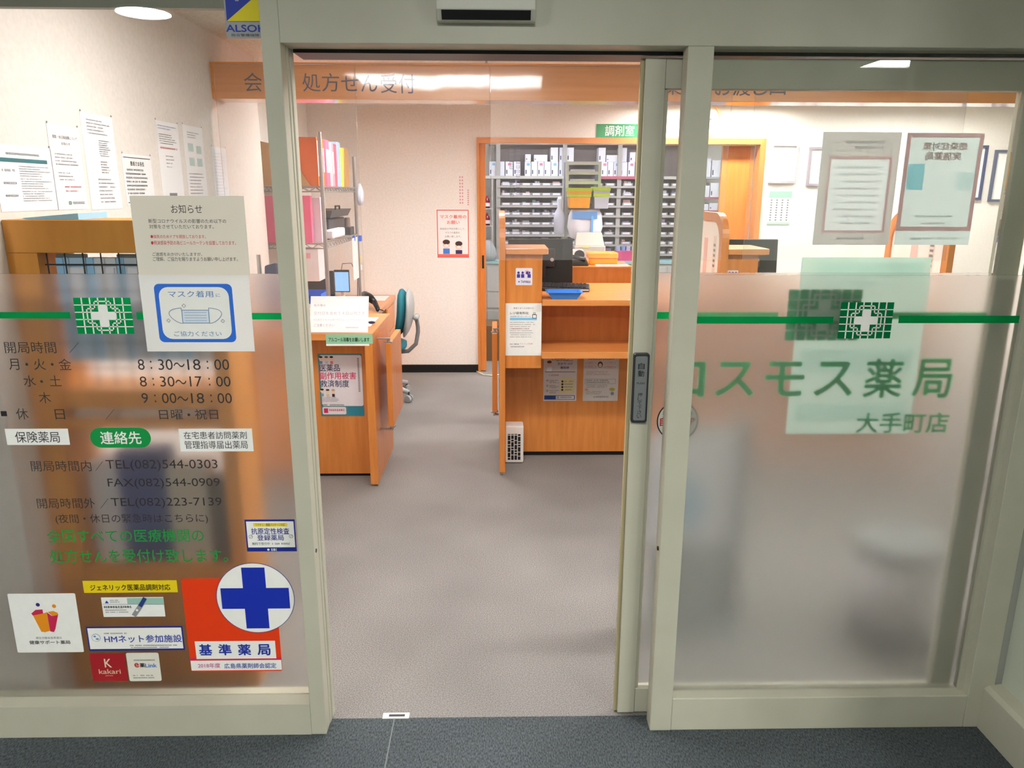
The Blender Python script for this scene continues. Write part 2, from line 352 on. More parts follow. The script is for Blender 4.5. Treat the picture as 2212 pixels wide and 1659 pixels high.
# shopfront
post = MB(); post.box(-0.588, -0.541, 0, 0.052, 0, 2.6, FRAME)
for a in ((-0.575, -0.5385, 0.052, 0.070), (-0.575, -0.551, 0.070, 0.080), (-0.575, -0.537, 0.080, 0.112)): post.box(*a, 0, 2.45, FRAME)
struct('trim_2', post, 'ivory door post beside the window with opening hours', 'door post', 0.002)
hd = MB(); hd.box(-0.541, 1.65, 0, 0.20, 2.027, 2.6, FRAME); hd.box(1.65, 5.0, 0, 0.2, 2.027, 2.6, FRAME)
struct('trim_3', hd, 'broad ivory header panel over doorway and right window', 'header', 0.002)
struct('trim_4', MB().box(-0.53, 1.49, 0.082, 0.19, 2.018, 2.027, BLACK), 'thin black sliding door track under the header', 'door track')
mu = MB(); mu.box(0.487, 0.554, 0, 0.055, 0, 2.027, FRAME); mu.box(0.492, 0.549, 0.055, 0.07, 0, 2.027, FRAME)
struct('trim_5', mu, 'ivory mullion between the open sliding door and the fixed pane', 'mullion', 0.002)
cp = MB(); cp.box(1.50, 1.58, 0, 0.08, 0, 2.027, FRAME); cp.box(1.58, 5.0, 0.05, 0.12, 0, 2.027, CORW)
struct('trim_6', cp, 'ivory corner post where the shopfront meets the return glass', 'corner post', 0.002)
struct('trim_7', MB().box(-5.0, -0.59, 0.14, 0.165, float(atY(200, 16, 0.14).z), 2.6, C(150, 150, 138)), 'grey bulkhead behind the top of the opening-hours window', 'bulkhead')

w1 = thing('window_1', 'large left shopfront window with opening hours on frosted glass', 'window', (-2.2, 0, 0), kind='structure')
s1 = MB(); s1.box(-5, -0.588, 0, 0.09, 0, 0.1105, FRAME); s1.box(-5, -0.588, 0.004, 0.0, 0.1105, 0.1106, FRAME); s1.build('window_sill', w1, bevel=0.003)
MB().box(-5, -0.575, 0.05, 0.058, 0.105, 1.4455, FROST_L).build('frosted_glass', w1)
MB().box(-5, -0.575, 0.05, 0.058, 1.4457, 2.6, GLASS).build('clear_glass', w1)
w2 = thing('window_2', 'fixed shopfront pane in front of the open sliding door', 'window', (1.0, 0, 0), kind='structure')
MB().box(0.554, 1.50, 0, 0.07, 0, 0.117, FRAME).build('window_sill', w2, bevel=0.003)
bd = MB(); bd.box(1.485, 1.4999, 0.028, 0.06, 0.117, 2.027, FRAME); bd.build('glazing_bead', w2)
MB().box(0.549, 1.499, 0.04, 0.048, 0.110, 1.4455, FROST).build('frosted_glass', w2)
MB().box(0.549, 1.499, 0.04, 0.048, 1.4457, 2.03, GLASS).build('clear_glass', w2)
w3 = thing('window_3', 'green tinted return glass on ivory kick rail at the corner', 'window', (1.58, -0.4, 0), kind='structure')
kr = MB(); kr.prism([(1.545, 0.0, 0), (1.64, 0.0, 0), (1.64, 0.0, 0.165), (1.56, 0.0, 0.155), (1.545, 0, 0.145)], [(1.545, -0.85, 0), (1.64, -0.85, 0), (1.64, -0.85, 0.165), (1.56, -0.85, 0.155), (1.545, -0.85, 0.145)], FRAME)
kr.build('kick_rail', w3, bevel=0.002)
MB().box(1.60, 1.608, -0.84, -0.001, 0.16, 2.6, GREENGLASS).build('glass', w3)
MB().box(1.57, 1.64, -0.91, -0.85, 0, 2.6, FRAME).build('end_post', w3)

# sliding door, standing open behind the fixed pane
d1 = thing('door_1', 'ivory framed glass sliding door slid open behind the fixed pane', 'sliding door', (0.94, 0.08, 0), kind='structure')
st = MB(); st.box(0.395, 0.45, 0.08, 0.118, 0.006, 2.012, FRAME); st.box(0.45, 0.461, 0.088, 0.11, 0.095, 1.935, FRAME); st.box(0.385, 0.395, 0.09, 0.108, 0.006, 2.012, C(176, 166, 128)); st.build('stile', d1, bevel=0.002)
MB().box(1.425, 1.488, 0.08, 0.118, 0.006, 2.012, FRAME).build('stile', d1, bevel=0.002)
MB().box(0.4505, 1.4245, 0.082, 0.116, 1.935, 2.012, FRAME).build('top_rail', d1, bevel=0.002)
MB().box(0.4505, 1.4245, 0.082, 0.116, 0.006, 0.095, FRAME).build('bottom_rail', d1, bevel=0.002)
MB().box(0.4612, 1.4248, 0.096, 0.102, 0.09, 1.4455, FROST).build('frosted_glass', d1)
MB().box(0.4612, 1.4248, 0.096, 0.102, 1.4457, 1.94, GLASS).build('clear_glass', d1)
pp = Sheet('Y', 0.062)
q = pp.R(1366, 764, 1401, 914); q = (q[0], q[1], q[2], q[3])
pb = MB(); ol = pp.outline(q, 0.008)
pb.prism([(u, 0.08, v) for u, v in ol], [(u, 0.064, v) for u, v in ol], DARK); pb.build('push_plate', d1, bevel=0.002)
pp2 = Sheet('Y', 0.0637); qi = (q[0]+0.006, q[1]+0.008, q[2]-0.006, q[3]-0.008)
pp2.rrect(qi, 0.005, 1, C(112, 116, 116, 0.4)); pc = (qi[0]+qi[2])/2
pp2.text('自動', (pc-0.009, qi[3]-0.062, pc+0.009, qi[3]-0.018), 2, BLACK, 0.008, vert=True)
pp2.text('PUSH', (pc-0.011, qi[3]-0.083, pc+0.011, qi[3]-0.077), 2, BLACK)
pp2.text('押して下さい', (pc-0.0065, qi[1]+0.006, pc+0.0065, qi[1]+0.085), 2, BLACK, 0.0, vert=True)
pp2.build('push_lettering', d1)

def beam(px, py, axis, val, label):
    p = atX(px, py, val); o = MB().cyl((val-0.006, p.y, p.z), (val+0.006, p.y, p.z), 0.006, 0.006, BLACK, 14)
    tag(o.build('beam_sensor'), label, 'sensor', 'door safety beam sensors')
p = atY(684.5, 1196, 0.0); tag(MB().cyl((-0.5455, 0.02, p.z), (-0.539, 0.02, p.z), 0.007, 0.006, BLACK, 14).build('beam_sensor'), 'small black safety sensor on the door post beside the hours window', 'sensor', 'door safety beam sensors')
p = atY(1423, 1191, 0.0); tag(MB().cyl((0.4865, 0.02, p.z), (0.483, 0.02, p.z), 0.007, 0.006, BLACK, 14).build('beam_sensor'), 'small black safety sensor on the mullion edge next to the sliding door', 'sensor', 'door safety beam sensors')
sn = thing('door_sensor', 'white motion sensor box with black window on the header', 'sensor', (-0.025, 0, 2.08))
x0, x1 = -0.145, 0.097
MB().prism([(x0, 0, 2.075), (x0, -0.03, 2.075), (x0, -0.052, 2.097), (x0, -0.052, 2.19), (x0, 0, 2.21)], [(x1, 0, 2.075), (x1, -0.03, 2.075), (x1, -0.052, 2.097), (x1, -0.052, 2.19), (x1, 0, 2.21)], C(206, 206, 192, 0.4)).build('sensor_case', sn, bevel=0.002)
MB().prism([(x0+.012, -0.0345, 2.0765), (x0+.012, -0.0525, 2.0945), (x0+.012, -0.05, 2.0965), (x0+.012, -0.032, 2.0785)], [(x1-.012, -0.0345, 2.0765), (x1-.012, -0.0525, 2.0945), (x1-.012, -0.05, 2.0965), (x1-.012, -0.032, 2.0785)], BLACK).build('sensor_window', sn)
g = thing('floor_guide', 'small white plate with dark slot set in the threshold', 'door guide', (-0.332, 0.083, 0))
a, b = atZ(826, 1553, 0), atZ(885, 1541, 0)
MB().box(a.x, b.x, a.y, b.y, 0, 0.003, WHITE).build('guide_plate', g)
MB().box(a.x+0.02, b.x-0.014, a.y+0.007, b.y-0.008, 0.003, 0.0036, DARK).build('slot', g)
# ------------------------------------------------------------------ lettering and stickers on the glass
GL, GR, GD = 0.0495, 0.0395, 0.0955      # outer faces of the left pane, fixed pane, sliding door pane
LW = C(246, 246, 242, 0.5)
def logo(s, q, n, c, w):
    """green chequer block with a white cross"""
    s.rect(q, n, c); W_, H_ = q[2]-q[0], q[3]-q[1]; X = lambda i: q[0]+W_*i/7; Y = lambda i: q[1]+H_*i/5
    for i in range(1, 7): s.rect((X(i)-W_*0.012, q[1], X(i)+W_*0.012, q[3]), n+1, w)
    for i in range(1, 5): s.rect((q[0], Y(i)-H_*0.013, q[2], Y(i)+H_*0.013), n+1, w)
    a = [(2.5, 4.5), (4.5, 4.5), (4.5, 3.5), (5.5, 3.5), (5.5, 1.5), (4.5, 1.5), (4.5, .5), (2.5, .5), (2.5, 1.5), (1.5, 1.5), (1.5, 3.5), (2.5, 3.5), (2.5, 4.5)]
    s.line([(X(x), Y(y)) for x, y in a], W_*0.022, n+1, w)
    s.rect((X(3), Y(1), X(4), Y(4)), n+2, w); s.rect((X(2), Y(2), X(3), Y(3)), n+2, w); s.rect((X(4), Y(2), X(5), Y(3)), n+2, w)
def done(s, name, label, cat, group=None, parent=None): return tag(s.build(name, parent), label, cat, group)
STR = 'green stripes on the glass'
s = Sheet('Y', GL); q = s.R(0, 674, 152, 688); s.rect((-2.6, q[1], q[2], q[3]), 1, DEC_G); done(s, 'stripe_decal', 'green stripe on left window, outer side of its cross logo', 'stripe', STR)
s = Sheet('Y', GL); q = s.R(295, 675, 313, 690); s.rect(q, 1, DEC_G); done(s, 'stripe_decal', 'short green stripe end between the left logo and the taped mask notice', 'stripe', STR)
s = Sheet('Y', GL); q = s.R(540, 676, 606, 690); s.rect((q[0], q[1], -0.589, q[3]), 1, DEC_G); done(s, 'stripe_decal', 'green stripe on left window from the mask notice to the door post', 'stripe', STR)
s = Sheet('Y', GL); logo(s, s.R(163, 643, 286, 721), 1, DEC_G, LW); done(s, 'cross_logo', 'green chequered white cross logo above the opening hours', 'logo')
T = C(52, 50, 50, 0.5)
hl = thing('hours_lettering', 'grey lettering of opening days and hours on frosted left window', 'lettering', (-1.1, GL, 1.0))
s = Sheet('Y', GL)
for t, x0, y0, x1, y1 in (('開局時間', 10, 738, 121, 763), ('／', 149, 739, 172, 762), ('月', 19, 775, 41, 799), ('・', 55, 784, 61, 790), ('火', 73, 775, 98, 799), ('・', 110, 784, 116, 790), ('金', 127, 775, 154, 799),
    ('水', 51, 811, 77, 835), ('・', 87, 821, 93, 827), ('土', 107, 811, 132, 834), ('木', 84, 847, 110, 871), ('休', 35, 882, 61, 906), ('日', 119, 884, 140, 906), ('／', 227, 884, 248, 906),
    ('8', 298, 776, 312, 799), (':', 325, 779, 328, 797), ('30', 342, 776, 373, 799), ('〜', 375, 783, 399, 793), ('18', 405, 776, 433, 799), (':', 447, 779, 450, 797), ('00', 463, 776, 495, 799),
    ('8', 302, 813, 317, 835), (':', 330, 816, 333, 833), ('30', 346, 813, 377, 835), ('〜', 379, 820, 403, 830), ('17', 410, 813, 436, 835), (':', 451, 816, 454, 833), ('00', 467, 813, 498, 835),
    ('9', 306, 849, 320, 871), (':', 334, 852, 337, 869), ('00', 350, 849, 381, 871), ('〜', 383, 856, 407, 866), ('18', 413, 849, 441, 871), (':', 455, 852, 458, 869), ('00', 470, 849, 501, 871),
    ('日曜', 344, 885, 395, 906), ('・', 405, 893, 411, 899), ('祝日', 421, 884, 471, 906)):
    if t in ('月', '水', '木', '休'): s.build('text_line', hl); s = Sheet('Y', GL)
    if t in ('8', '9', '日曜', '日') or t == '／': s.build('text_line', hl); s = Sheet('Y', GL)
    s.tpx(t, x0, y0, x1, y1, 1, T, -0.002)
s.build('text_line', hl); s = Sheet('Y', GL); s.rect(s.R(2, 888, 15, 899), 1, DARK); s.build('bullet_square', hl)
tl_ = thing('telephone_lettering', 'grey telephone and fax number lettering low on frosted left window', 'lettering', (-1.1, GL, .7))
for t, x0, y0, x1, y1 in (('開局時間内', 67, 995, 197, 1018), ('／', 205, 996, 224, 1017), ('TEL(082)544-0303', 229, 993, 470, 1018), ('FAX(082)544-0909', 233, 1033, 475, 1056),
    ('開局時間外', 80, 1076, 205, 1098), ('／', 216, 1076, 236, 1098), ('TEL(082)223-7139', 240, 1075, 479, 1098), ('(夜間・休日の緊急時はこちらに)', 120, 1110, 449, 1132)):
    s = Sheet('Y', GL); s.tpx(t, x0, y0, x1, y1, 1, T, -0.002); s.build('text_line', tl_)
G2 = C(16, 150, 62, 0.5); sl = thing('slogan_lettering', 'two green slogan lines above the yellow sticker on left window', 'lettering', (-1.1, GL, .45))
for a in (('全国すべての医療機関の', 102, 1143, 440, 1171), ('処方せんを受付け致します。', 108, 1186, 492, 1215)): s = Sheet('Y', GL); s.tpx(*a, 1, G2, 0.004); s.build('text_line', sl)
s = Sheet('Y', GL); s.slab(s.R(13, 926, 149, 961), 1, LW); s.tpx('保険薬局', 33, 932, 129, 956, 2, INK); done(s, 'sign_plate', 'white insurance label with grey four-character text beside the green pill sign', 'label')
s = Sheet('Y', GL); q = s.R(195, 924, 326, 967); s.rslab(q, (q[3]-q[1])/2-0.0005, 1, GREEN); s.tpx('連絡先', 217, 932, 305, 959, 2, LW, 0.012); done(s, 'sign_plate', 'green pill-shaped contact label with white characters', 'label')
s = Sheet('Y', GL); s.slab(s.R(388, 926, 546, 975), 1, LW); s.tpx('在宅患者訪問薬剤', 397, 932, 533, 948, 2, INK); s.tpx('管理指導届出薬局', 399, 952, 535, 969, 2, INK)
done(s, 'sign_plate', 'white home visit label with two lines of dark characters', 'label')
# taped notices
s = Sheet('Y', GL); s.slab(s.R(290, 423, 534, 594), 3, SHEET_C); K = C(70, 66, 66)
s.tpx('お知らせ', 370, 442, 437, 461, 4, K); s.tpx('新型コロナウイルスの影響のため以下の', 321, 473, 489, 482, 4, K); s.tpx('対策をさせていただいております。', 323, 485, 462, 494, 4, K)
s.tpx('●換気のためドアを開放しております。', 326, 507, 445, 515, 4, RED); s.tpx('●飛沫感染予防の為ビニールカーテンを設置しております。', 327, 520, 510, 529, 4, RED)
s.tpx('ご迷惑をおかけいたしますが、', 330, 545, 437, 553, 4, K); s.tpx('ご理解、ご協力を賜りますようお願い申し上げます。', 331, 555, 514, 564, 4, K)
done(s, 'notice_sheet', 'cream announcement sheet with red lines taped high on left window', 'notice')
s = Sheet('Y', GL); s.slab(s.R(309, 594, 544, 759), 2, SHEET_W); q = s.R(339, 613, 506, 739); s.rrect(q, 0.014, 3, C(40, 112, 224))
q2 = s.R(348, 620, 498, 732); s.rrect(q2, 0.026, 4, LW); B2 = C(96, 140, 190)
s.tpx('マスク着用', 364, 628, 461, 642, 5, C(80, 130, 200)); s.tpx('に', 467, 634, 476, 641, 5, B2); s.tpx('ご協力ください', 377, 715, 479, 726, 5, B2)
q = s.R(394, 669, 453, 698); s.rect(q, 5, C(222, 232, 242)); s.frame(q, 0.0018, 6, B2)
for i in range(4): v = q[1]+(q[3]-q[1])*(i+1)/5; s.line([(q[0]+0.008, v), (q[2]-0.008, v)], 0.001, 6, B2)
for sg, xx in ((-1, q[0]), (1, q[2])):
    s.line([(xx, q[3])]+[(xx+sg*0.033*math.sin(math.pi*i/12)*(1+0.35*math.cos(math.pi*i/12)), q[3]+0.005-(q[3]-q[1]+0.005)*(0.5-0.5*math.cos(math.pi*i/12))) for i in range(13)]+[(xx, q[1])], 0.0014, 6, B2)
for px, py in ((398, 660), (365, 692), (482, 693)): u, v = s.P(px, py); s.line([(u-.005, v), (u, v+.005), (u+.005, v), (u, v-.005), (u-.005, v)], 0.001, 6, GREYINK)
done(s, 'notice_sheet', 'white mask notice with blue rounded frame taped below the announcement', 'notice')
# small stickers
s = Sheet('Y', GL); NB = C(22, 40, 140); s.slab(s.R(531, 1122, 639, 1191), 1, NB); s.rect(s.R(534, 1126, 636, 1182), 2, LW); s.rrect(s.R(547, 1129, 621, 1137), 0.004, 3, C(246, 222, 60))
s.tpx('ワクチン・検査パッケージ対応', 552, 1130, 616, 1136, 4, INK); s.tpx('抗原定性検査', 543, 1140, 625, 1154, 3, NB, 0.01); s.tpx('登録薬局', 556, 1155, 613, 1167, 3, NB, 0.01)
s.tpx('無料で受付中', 545, 1171, 583, 1177, 3, INK); q = s.R(588, 1172, 628, 1176); s.small(q[0], q[1], q[2], q[3]-q[1], 3, GREYINK, 3)
for px, py in ((542, 1159), (629, 1158)):
    u, v = s.P(px, py); s.ell(u, v, 0.006, 0.006, 3, GREYINK); s.ell(u, v, 0.0047, 0.0047, 4, LW); s.line([(u-.003, v-.003), (u+.003, v+.003)], .001, 5, GREYINK)
u, v = s.P(580, 1187); s.ell(u, v, 0.0035, 0.0035, 2, LW); q = s.R(586, 1184, 598, 1190); s.small(q[0], q[1], q[2], q[3]-q[1], 2, LW)
done(s, 'antigen_test_sticker', 'dark blue bordered antigen test sticker next to the door post', 'sticker')
s = Sheet('Y', GL); s.slab(s.R(180, 1254, 383, 1280), 1, C(240, 212, 20)); s.tpx('ジェネリック医薬品調剤対応', 195, 1262, 368, 1275, 2, BLACK, 0.012); done(s, 'generic_drug_sticker', 'yellow strip sticker with bold black characters', 'sticker')
s = Sheet('Y', GL); s.slab(s.R(221, 1290, 355, 1332), 1, LW); s.rect(s.R(275, 1291, 354, 1305), 2, C(160, 200, 188)); s.line([s.P(222, 1304.5), s.P(355, 1305)], 0.001, 3, C(70, 110, 130))
u, v = s.P(231, 1300); s.poly([(u-.006, v-.004), (u+.006, v-.004), (u, v+.005)], 3, BLUE); q = s.R(238, 1294, 262, 1302); s.para(q[0], q[1], q[2], q[3], 2, 3, GREYINK, 4); q = s.R(225, 1308, 291, 1313); s.small(q[0], q[1], q[2], q[3]-q[1], 3, BLACK, 9)
q = s.R(228, 1315, 282, 1324); s.para(q[0], q[1], q[2], q[3], 2, 3, GREYINK, 5)
a = s.P(292, 1326); b = s.P(305, 1306); c_ = s.P(312, 1294); s.line([a, b], 0.014, 4, C(150, 152, 156)); s.line([b, c_], 0.012, 5, C(40, 60, 130)); u, v = s.P(297, 1317); s.ell(u, v, .004, .004, 6, LW)
done(s, 'phone_reminder_sticker', 'small white sticker picturing a grey flip phone under the yellow strip', 'sticker')
s = Sheet('Y', GL); s.slab(s.R(189, 1353, 397, 1405), 1, NB); s.rect(s.R(192, 1356, 394, 1401), 2, LW); s.tpx('HMネット参加施設', 226, 1371, 393, 1387, 3, C(44, 66, 170), 0.012)
q = s.R(225, 1366, 277, 1369); s.small(q[0], q[1], q[2], q[3]-q[1], 3, GREYINK, 2); q = s.R(281, 1391, 395, 1400); s.para(q[0], q[1], q[2], q[3], 2, 3, INK, 6)
u, v = s.P(208, 1377); s.ell(u, v, .0135, .0135, 3, B2); s.ell(u, v, .0122, .0122, 4, LW); s.ell(u-.003, v+.005, .004, .003, 5, B2); s.ell(u+.004, v-.004, .005, .003, 5, B2)
done(s, 'network_sticker', 'wide white network member sticker with navy border', 'sticker')
s = Sheet('Y', GL); s.slab(s.R(197, 1411, 273, 1471), 1, C(168, 26, 36)); s.tpx('K', 226, 1423, 241, 1441, 2, C(236, 214, 188), 0.01); s.tpx('kakari', 214, 1445, 261, 1455, 2, C(226, 190, 160), 0.01); s.tpx('JAPAN', 228, 1458, 244, 1461, 2, C(226, 190, 160))
done(s, 'square_red_sticker', 'small dark red square sticker with cream letter logo', 'sticker')
s = Sheet('Y', GL); s.rslab(s.R(276, 1410, 346, 1471), 0.006, 1, C(232, 228, 216)); s.tpx('e', 291, 1432, 300, 1441, 2, C(200, 30, 40), 0.02); s.tpx('薬', 302, 1432, 313, 1441, 2, BLACK, 0.02); s.tpx('Link', 314, 1433, 339, 1441, 2, C(60, 130, 210), 0.02)
q = s.R(289, 1424, 337, 1427); s.small(q[0], q[1], q[2], q[3]-q[1], 2, GREYINK, 8); q = s.R(288, 1456, 343, 1466); s.para(q[0], q[1], q[2], q[3], 2, 2, GREYINK, 9)
done(s, 'square_white_sticker', 'small cream square sticker with red and blue letters beside the red one', 'sticker')
s = Sheet('Y', GL); s.rslab(s.R(27, 1282, 172, 1409), 0.004, 1, LW); OR, MG = C(240, 150, 24), C(205, 36, 84)
def ppoly(pts, n, m): s.poly([s.P(x, y) for x, y in pts], n, m)
u, v = s.P(82, 1306); s.ell(u, v, .0062, .0062, 2, C(52, 40, 130)); u, v = s.P(117, 1309); s.ell(u, v, .0062, .0062, 2, OR)
ppoly([(68, 1325), (77, 1317), (92, 1316), (94, 1326), (72, 1330)], 2, MG); ppoly([(72, 1329), (92, 1325), (102, 1322), (108, 1362), (98, 1365), (90, 1364)], 3, OR)
ppoly([(102, 1322), (112, 1330), (126, 1326), (120, 1358), (117, 1365), (109, 1363)], 3, MG); ppoly([(104, 1321), (116, 1319), (125, 1323), (125, 1328), (114, 1330)], 4, OR)
q = s.R(78, 1375, 134, 1380); s.text('厚生労働省基準適合', q, 2, GREYINK); s.tpx('健康サポート薬局', 64, 1383, 152, 1391, 2, INK, 0.01)
done(s, 'health_support_sticker', 'white square sticker with orange and magenta figures at the low corner', 'sticker')
s = Sheet('Y', GL); OG = C(236, 62, 14, 0.45); q = s.R(402, 1249, 602, 1450); s.rslab(q, 0.006, 1, OG)
s.rect((q[0]+.001, q[1]+.0045, q[2]-.001, s.P(510, 1426)[1]), 2, LW); s.rect((q[0], s.P(510, 1425)[1], q[2], s.P(510, 1420)[1]), 3, C(214, 40, 84)); s.rect(s.R(423, 1384, 596, 1422), 4, LW)
for i, ch in enumerate('基準薬局'): s.tpx(ch, 431+42*i, 1391, 458+42*i, 1414, 5, BLUE, 0.025)
s.tpx('2018年度', 428, 1432, 476, 1442, 3, C(196, 90, 150), 0.01); s.tpx('広島県薬剤師会認定', 485, 1432, 597, 1443, 3, C(50, 80, 170), 0.012)
q = s.R(468, 1213, 637, 1367); cu, cv, rr = (q[0]+q[2])/2, (q[1]+q[3])/2, (q[2]-q[0])/2
s.ell(cu, cv, rr, rr, 6, NB, 56); s.ell(cu, cv, rr*.985, rr*.985, 7, LW, 56); k = rr*0.295
s.rect((cu-k, cv-rr*.87, cu+k, cv+rr*.87), 8, C(22, 48, 178, 0.45)); s.rect((cu-rr*.87, cv-k, cu+rr*.87, cv+k), 9, C(22, 48, 178, 0.45))
done(s, 'certified_pharmacy_sticker', 'large orange certification sticker with blue cross on white disc', 'sticker')
s = Sheet('Y', GL); q = s.R(484, -60, 577, 83); s.slab(q, 1, C(168, 172, 176)); q2 = s.R(486, -60, 570, 47); s.rect(q2, 2, C(30, 58, 170)); s.poly([(s.P(490, 46)[0], s.P(490, 46)[1]), (s.P(572, 46)[0], s.P(572, 46)[1]), (s.P(568, -22)[0], s.P(568, -22)[1])], 3, C(240, 222, 20))
s.tpx('ALSOK', 489, 54, 574, 69, 2, C(34, 60, 170), 0.02); s.tpx('総合警備保障', 500, 73, 560, 79, 2, INK)
s.tpx('綜', 508, -6, 516, 3, 3, LW)
done(s, 'security_sticker', 'blue, yellow and grey security company sticker high by the door post', 'sticker')
# fixed pane
s = Sheet('Y', GR); q = s.R(1510, 684, 1800, 699); s.rect((0.5545, q[1], q[2], q[3]), 1, DEC_G); done(s, 'stripe_decal', 'green stripe on fixed pane between mullion and small logo', 'stripe', STR)
s = Sheet('Y', GR); q = s.R(1941, 682, 2212, 698); s.rect((q[0], q[1], 1.484, q[3]), 1, DEC_G); done(s, 'stripe_decal', 'green stripe on fixed pane between small logo and corner post', 'stripe', STR)
s = Sheet('Y', GR); logo(s, s.R(1813, 653, 1927, 731), 1, DEC_DG, LW); done(s, 'cross_logo', 'sharp small green cross logo on the fixed pane', 'logo')
# sliding door pane
s = Sheet('Y', GD); logo(s, s.R(1699, 625, 1857, 735), 1, DEC_DG, DEC_W); done(s, 'cross_logo', 'blurred larger green cross logo on the sliding door glass', 'logo')
s = Sheet('Y', GD); v0, v1 = s.P(1600, 689)[1], s.P(1600, 674)[1]; s.rect((0.4625, v0, s.P(1680, 682)[0], v1), 1, DEC_G); done(s, 'stripe_decal', 'green stripe on sliding door glass between its stile and large logo', 'stripe', STR)
s = Sheet('Y', GD); s.rect((s.P(1875, 682)[0], v0, 1.4235, v1), 1, DEC_G); done(s, 'stripe_decal', 'blurred green stripe on sliding door glass beyond the large logo', 'stripe', STR)
snl = thing('shop_name_lettering', 'blurred green shop name lettering on the frosted sliding door', 'lettering', (1.0, GD, 1.1)); s = Sheet('Y', GD); G3 = DEC_L; pit = 0.1475
za, zb = s.P(1780, 858)[1], s.P(1780, 776)[1]
for i, ch in enumerate('局薬スモスコ'):
    s = Sheet('Y', GD); cx = s.P(2014, 815)[0]-pit*i; hw = 0.056; s.text(ch, (cx-hw, za+(0.006 if ch in 'スモコ' else 0), cx+hw, zb-(0.008 if ch in 'スモコ' else 0)), 1, G3, 0.018); s.build('character', snl)
s = Sheet('Y', GD); s.tpx('大手町店', 1849, 891, 2047, 934, 1, G3, 0.018); s.build('branch_line', snl)
s = Sheet('Y', GD); u0, u1 = 0.478, 0.602; cu = (u0+u1)/2; cv = s.P(1467, 909)[1]; s.ell(cu, cv, 0.062, 0.062, 1, BLACK, 40); s.ell(cu, cv, 0.0585, 0.0585, 2, C(222, 222, 214), 40)
s.text('自動ドア', (cu-.052, cv-.016, cu+.052, cv+.012), 3, RED, 0.02); q = (cu-.045, cv+.02, cu+.045, cv+.03); s.small(q[0], q[1], q[2], .010, 3, INK, 4)
done(s, 'round_door_sticker', 'round white sticker with black rim half hidden behind the mullion', 'sticker')

# posters facing into the shop, seen from their backs
def back_poster(box, paper, label, draw):
    s = Sheet('B', 0.1045, 0.0006); q = s.R(*box); s.rect(q, 1, paper); draw(s, q); return done(s, 'poster', label, 'poster', 'posters facing into the shop')
P_A = thin_paper('pale_grey_poster_paper', (0.66, 0.71, 0.72), .6); P_B = thin_paper('pale_blue_poster_paper', (0.62, 0.71, 0.70), .6); P_C = thin_paper('pale_green_poster_paper', (0.62, 0.80, 0.70))
I_PK = thin_paper('pink_print', (0.74, 0.36, 0.37), 0.7); I_WG = thin_paper('warm_grey_print', (0.80, 0.70, 0.66), 0.85); I_BL = thin_paper('pale_blue_print', (0.82, 0.93, 0.94), 0.9); I_DK = C(40, 42, 46); I_TQ = thin_paper('turquoise_print', (0.36, 0.74, 0.86), 0.8)
def dA(s, q):
    w, h = q[2]-q[0], q[3]-q[1]; X = lambda f: q[0]+w*f; Y = lambda f: q[1]+h*f
    s.frame((X(.1), Y(.11), X(.92), Y(.79)), w*.035, 2, I_PK); s.rect((X(0), Y(.79), X(1), Y(1)), 2, I_WG); s.rect((X(0), Y(0), X(1), Y(.11)), 2, I_WG); s.rect((X(0), Y(.11), X(.1), Y(.79)), 2, I_WG); s.rect((X(.92), Y(.11), X(1), Y(.79)), 2, I_WG)
    for i in range(9): s.small(X(.22+.05*(i*7 % 3)), Y(.69-.062*i), X(.80), .005, 4, I_DK, i)
    s.small(X(.3), Y(.9), X(.82), .008, 2, I_DK, 21); s.small(X(.42), Y(.855), X(.8), .008, 2, I_DK, 22); s.small(X(.3), Y(.05), X(.7), .006, 2, I_DK, 23)
back_poster((1767, 285, 1934, 529), P_A, 'warm grey notice poster seen from behind through the upper pane', dA)
def dB(s, q):
    w, h = q[2]-q[0], q[3]-q[1]; X = lambda f: q[0]+w*f; Y = lambda f: q[1]+h*f
    s.frame((X(0), Y(.13), X(1), Y(1)), w*.055, 2, I_PK); s.text('感染症対策', (X(.22), Y(.855), X(.8), Y(.92)), 2, I_PK, 0.02, True); s.text('実施薬局', (X(.27), Y(.765), X(.73), Y(.835)), 2, I_PK, 0.02, True)
    s.rect((X(.06), Y(.50), X(.28), Y(.73)), 2, I_TQ); s.rect((X(.72), Y(.50), X(.94), Y(.66)), 2, I_BL); s.small(X(.2), Y(.255), X(.75), .005, 2, I_DK, 3); s.small(X(.33), Y(.19), X(.65), .005, 2, I_DK, 4)
    s.small(X(.55), Y(.05), X(.85), .006, 2, I_DK, 5); s.small(X(.2), Y(.05), X(.5), .006, 2, I_DK, 6)
back_poster((1946, 287, 2110, 529), P_B, 'pale blue poster with pink border seen from behind beside the grey one', dB)
def dC(s, q):
    w, h = q[2]-q[0], q[3]-q[1]; X = lambda f: q[0]+w*f; Y = lambda f: q[1]+h*f
    s.rect((X(.12), Y(.90), X(.95), Y(.975)), 2, I_BL); s.text('のポイント', (X(.2), Y(.84), X(.6), Y(.885)), 2, I_TQ, 0.0, True); s.rect((X(.05), Y(.36), X(.95), Y(.5)), 2, I_BL); s.rect((X(.05), Y(.08), X(.95), Y(.18)), 2, I_BL)
back_poster((1714, 556, 1987, 936), P_C, 'large pale green poster seen from behind the frosted sliding door', dC)
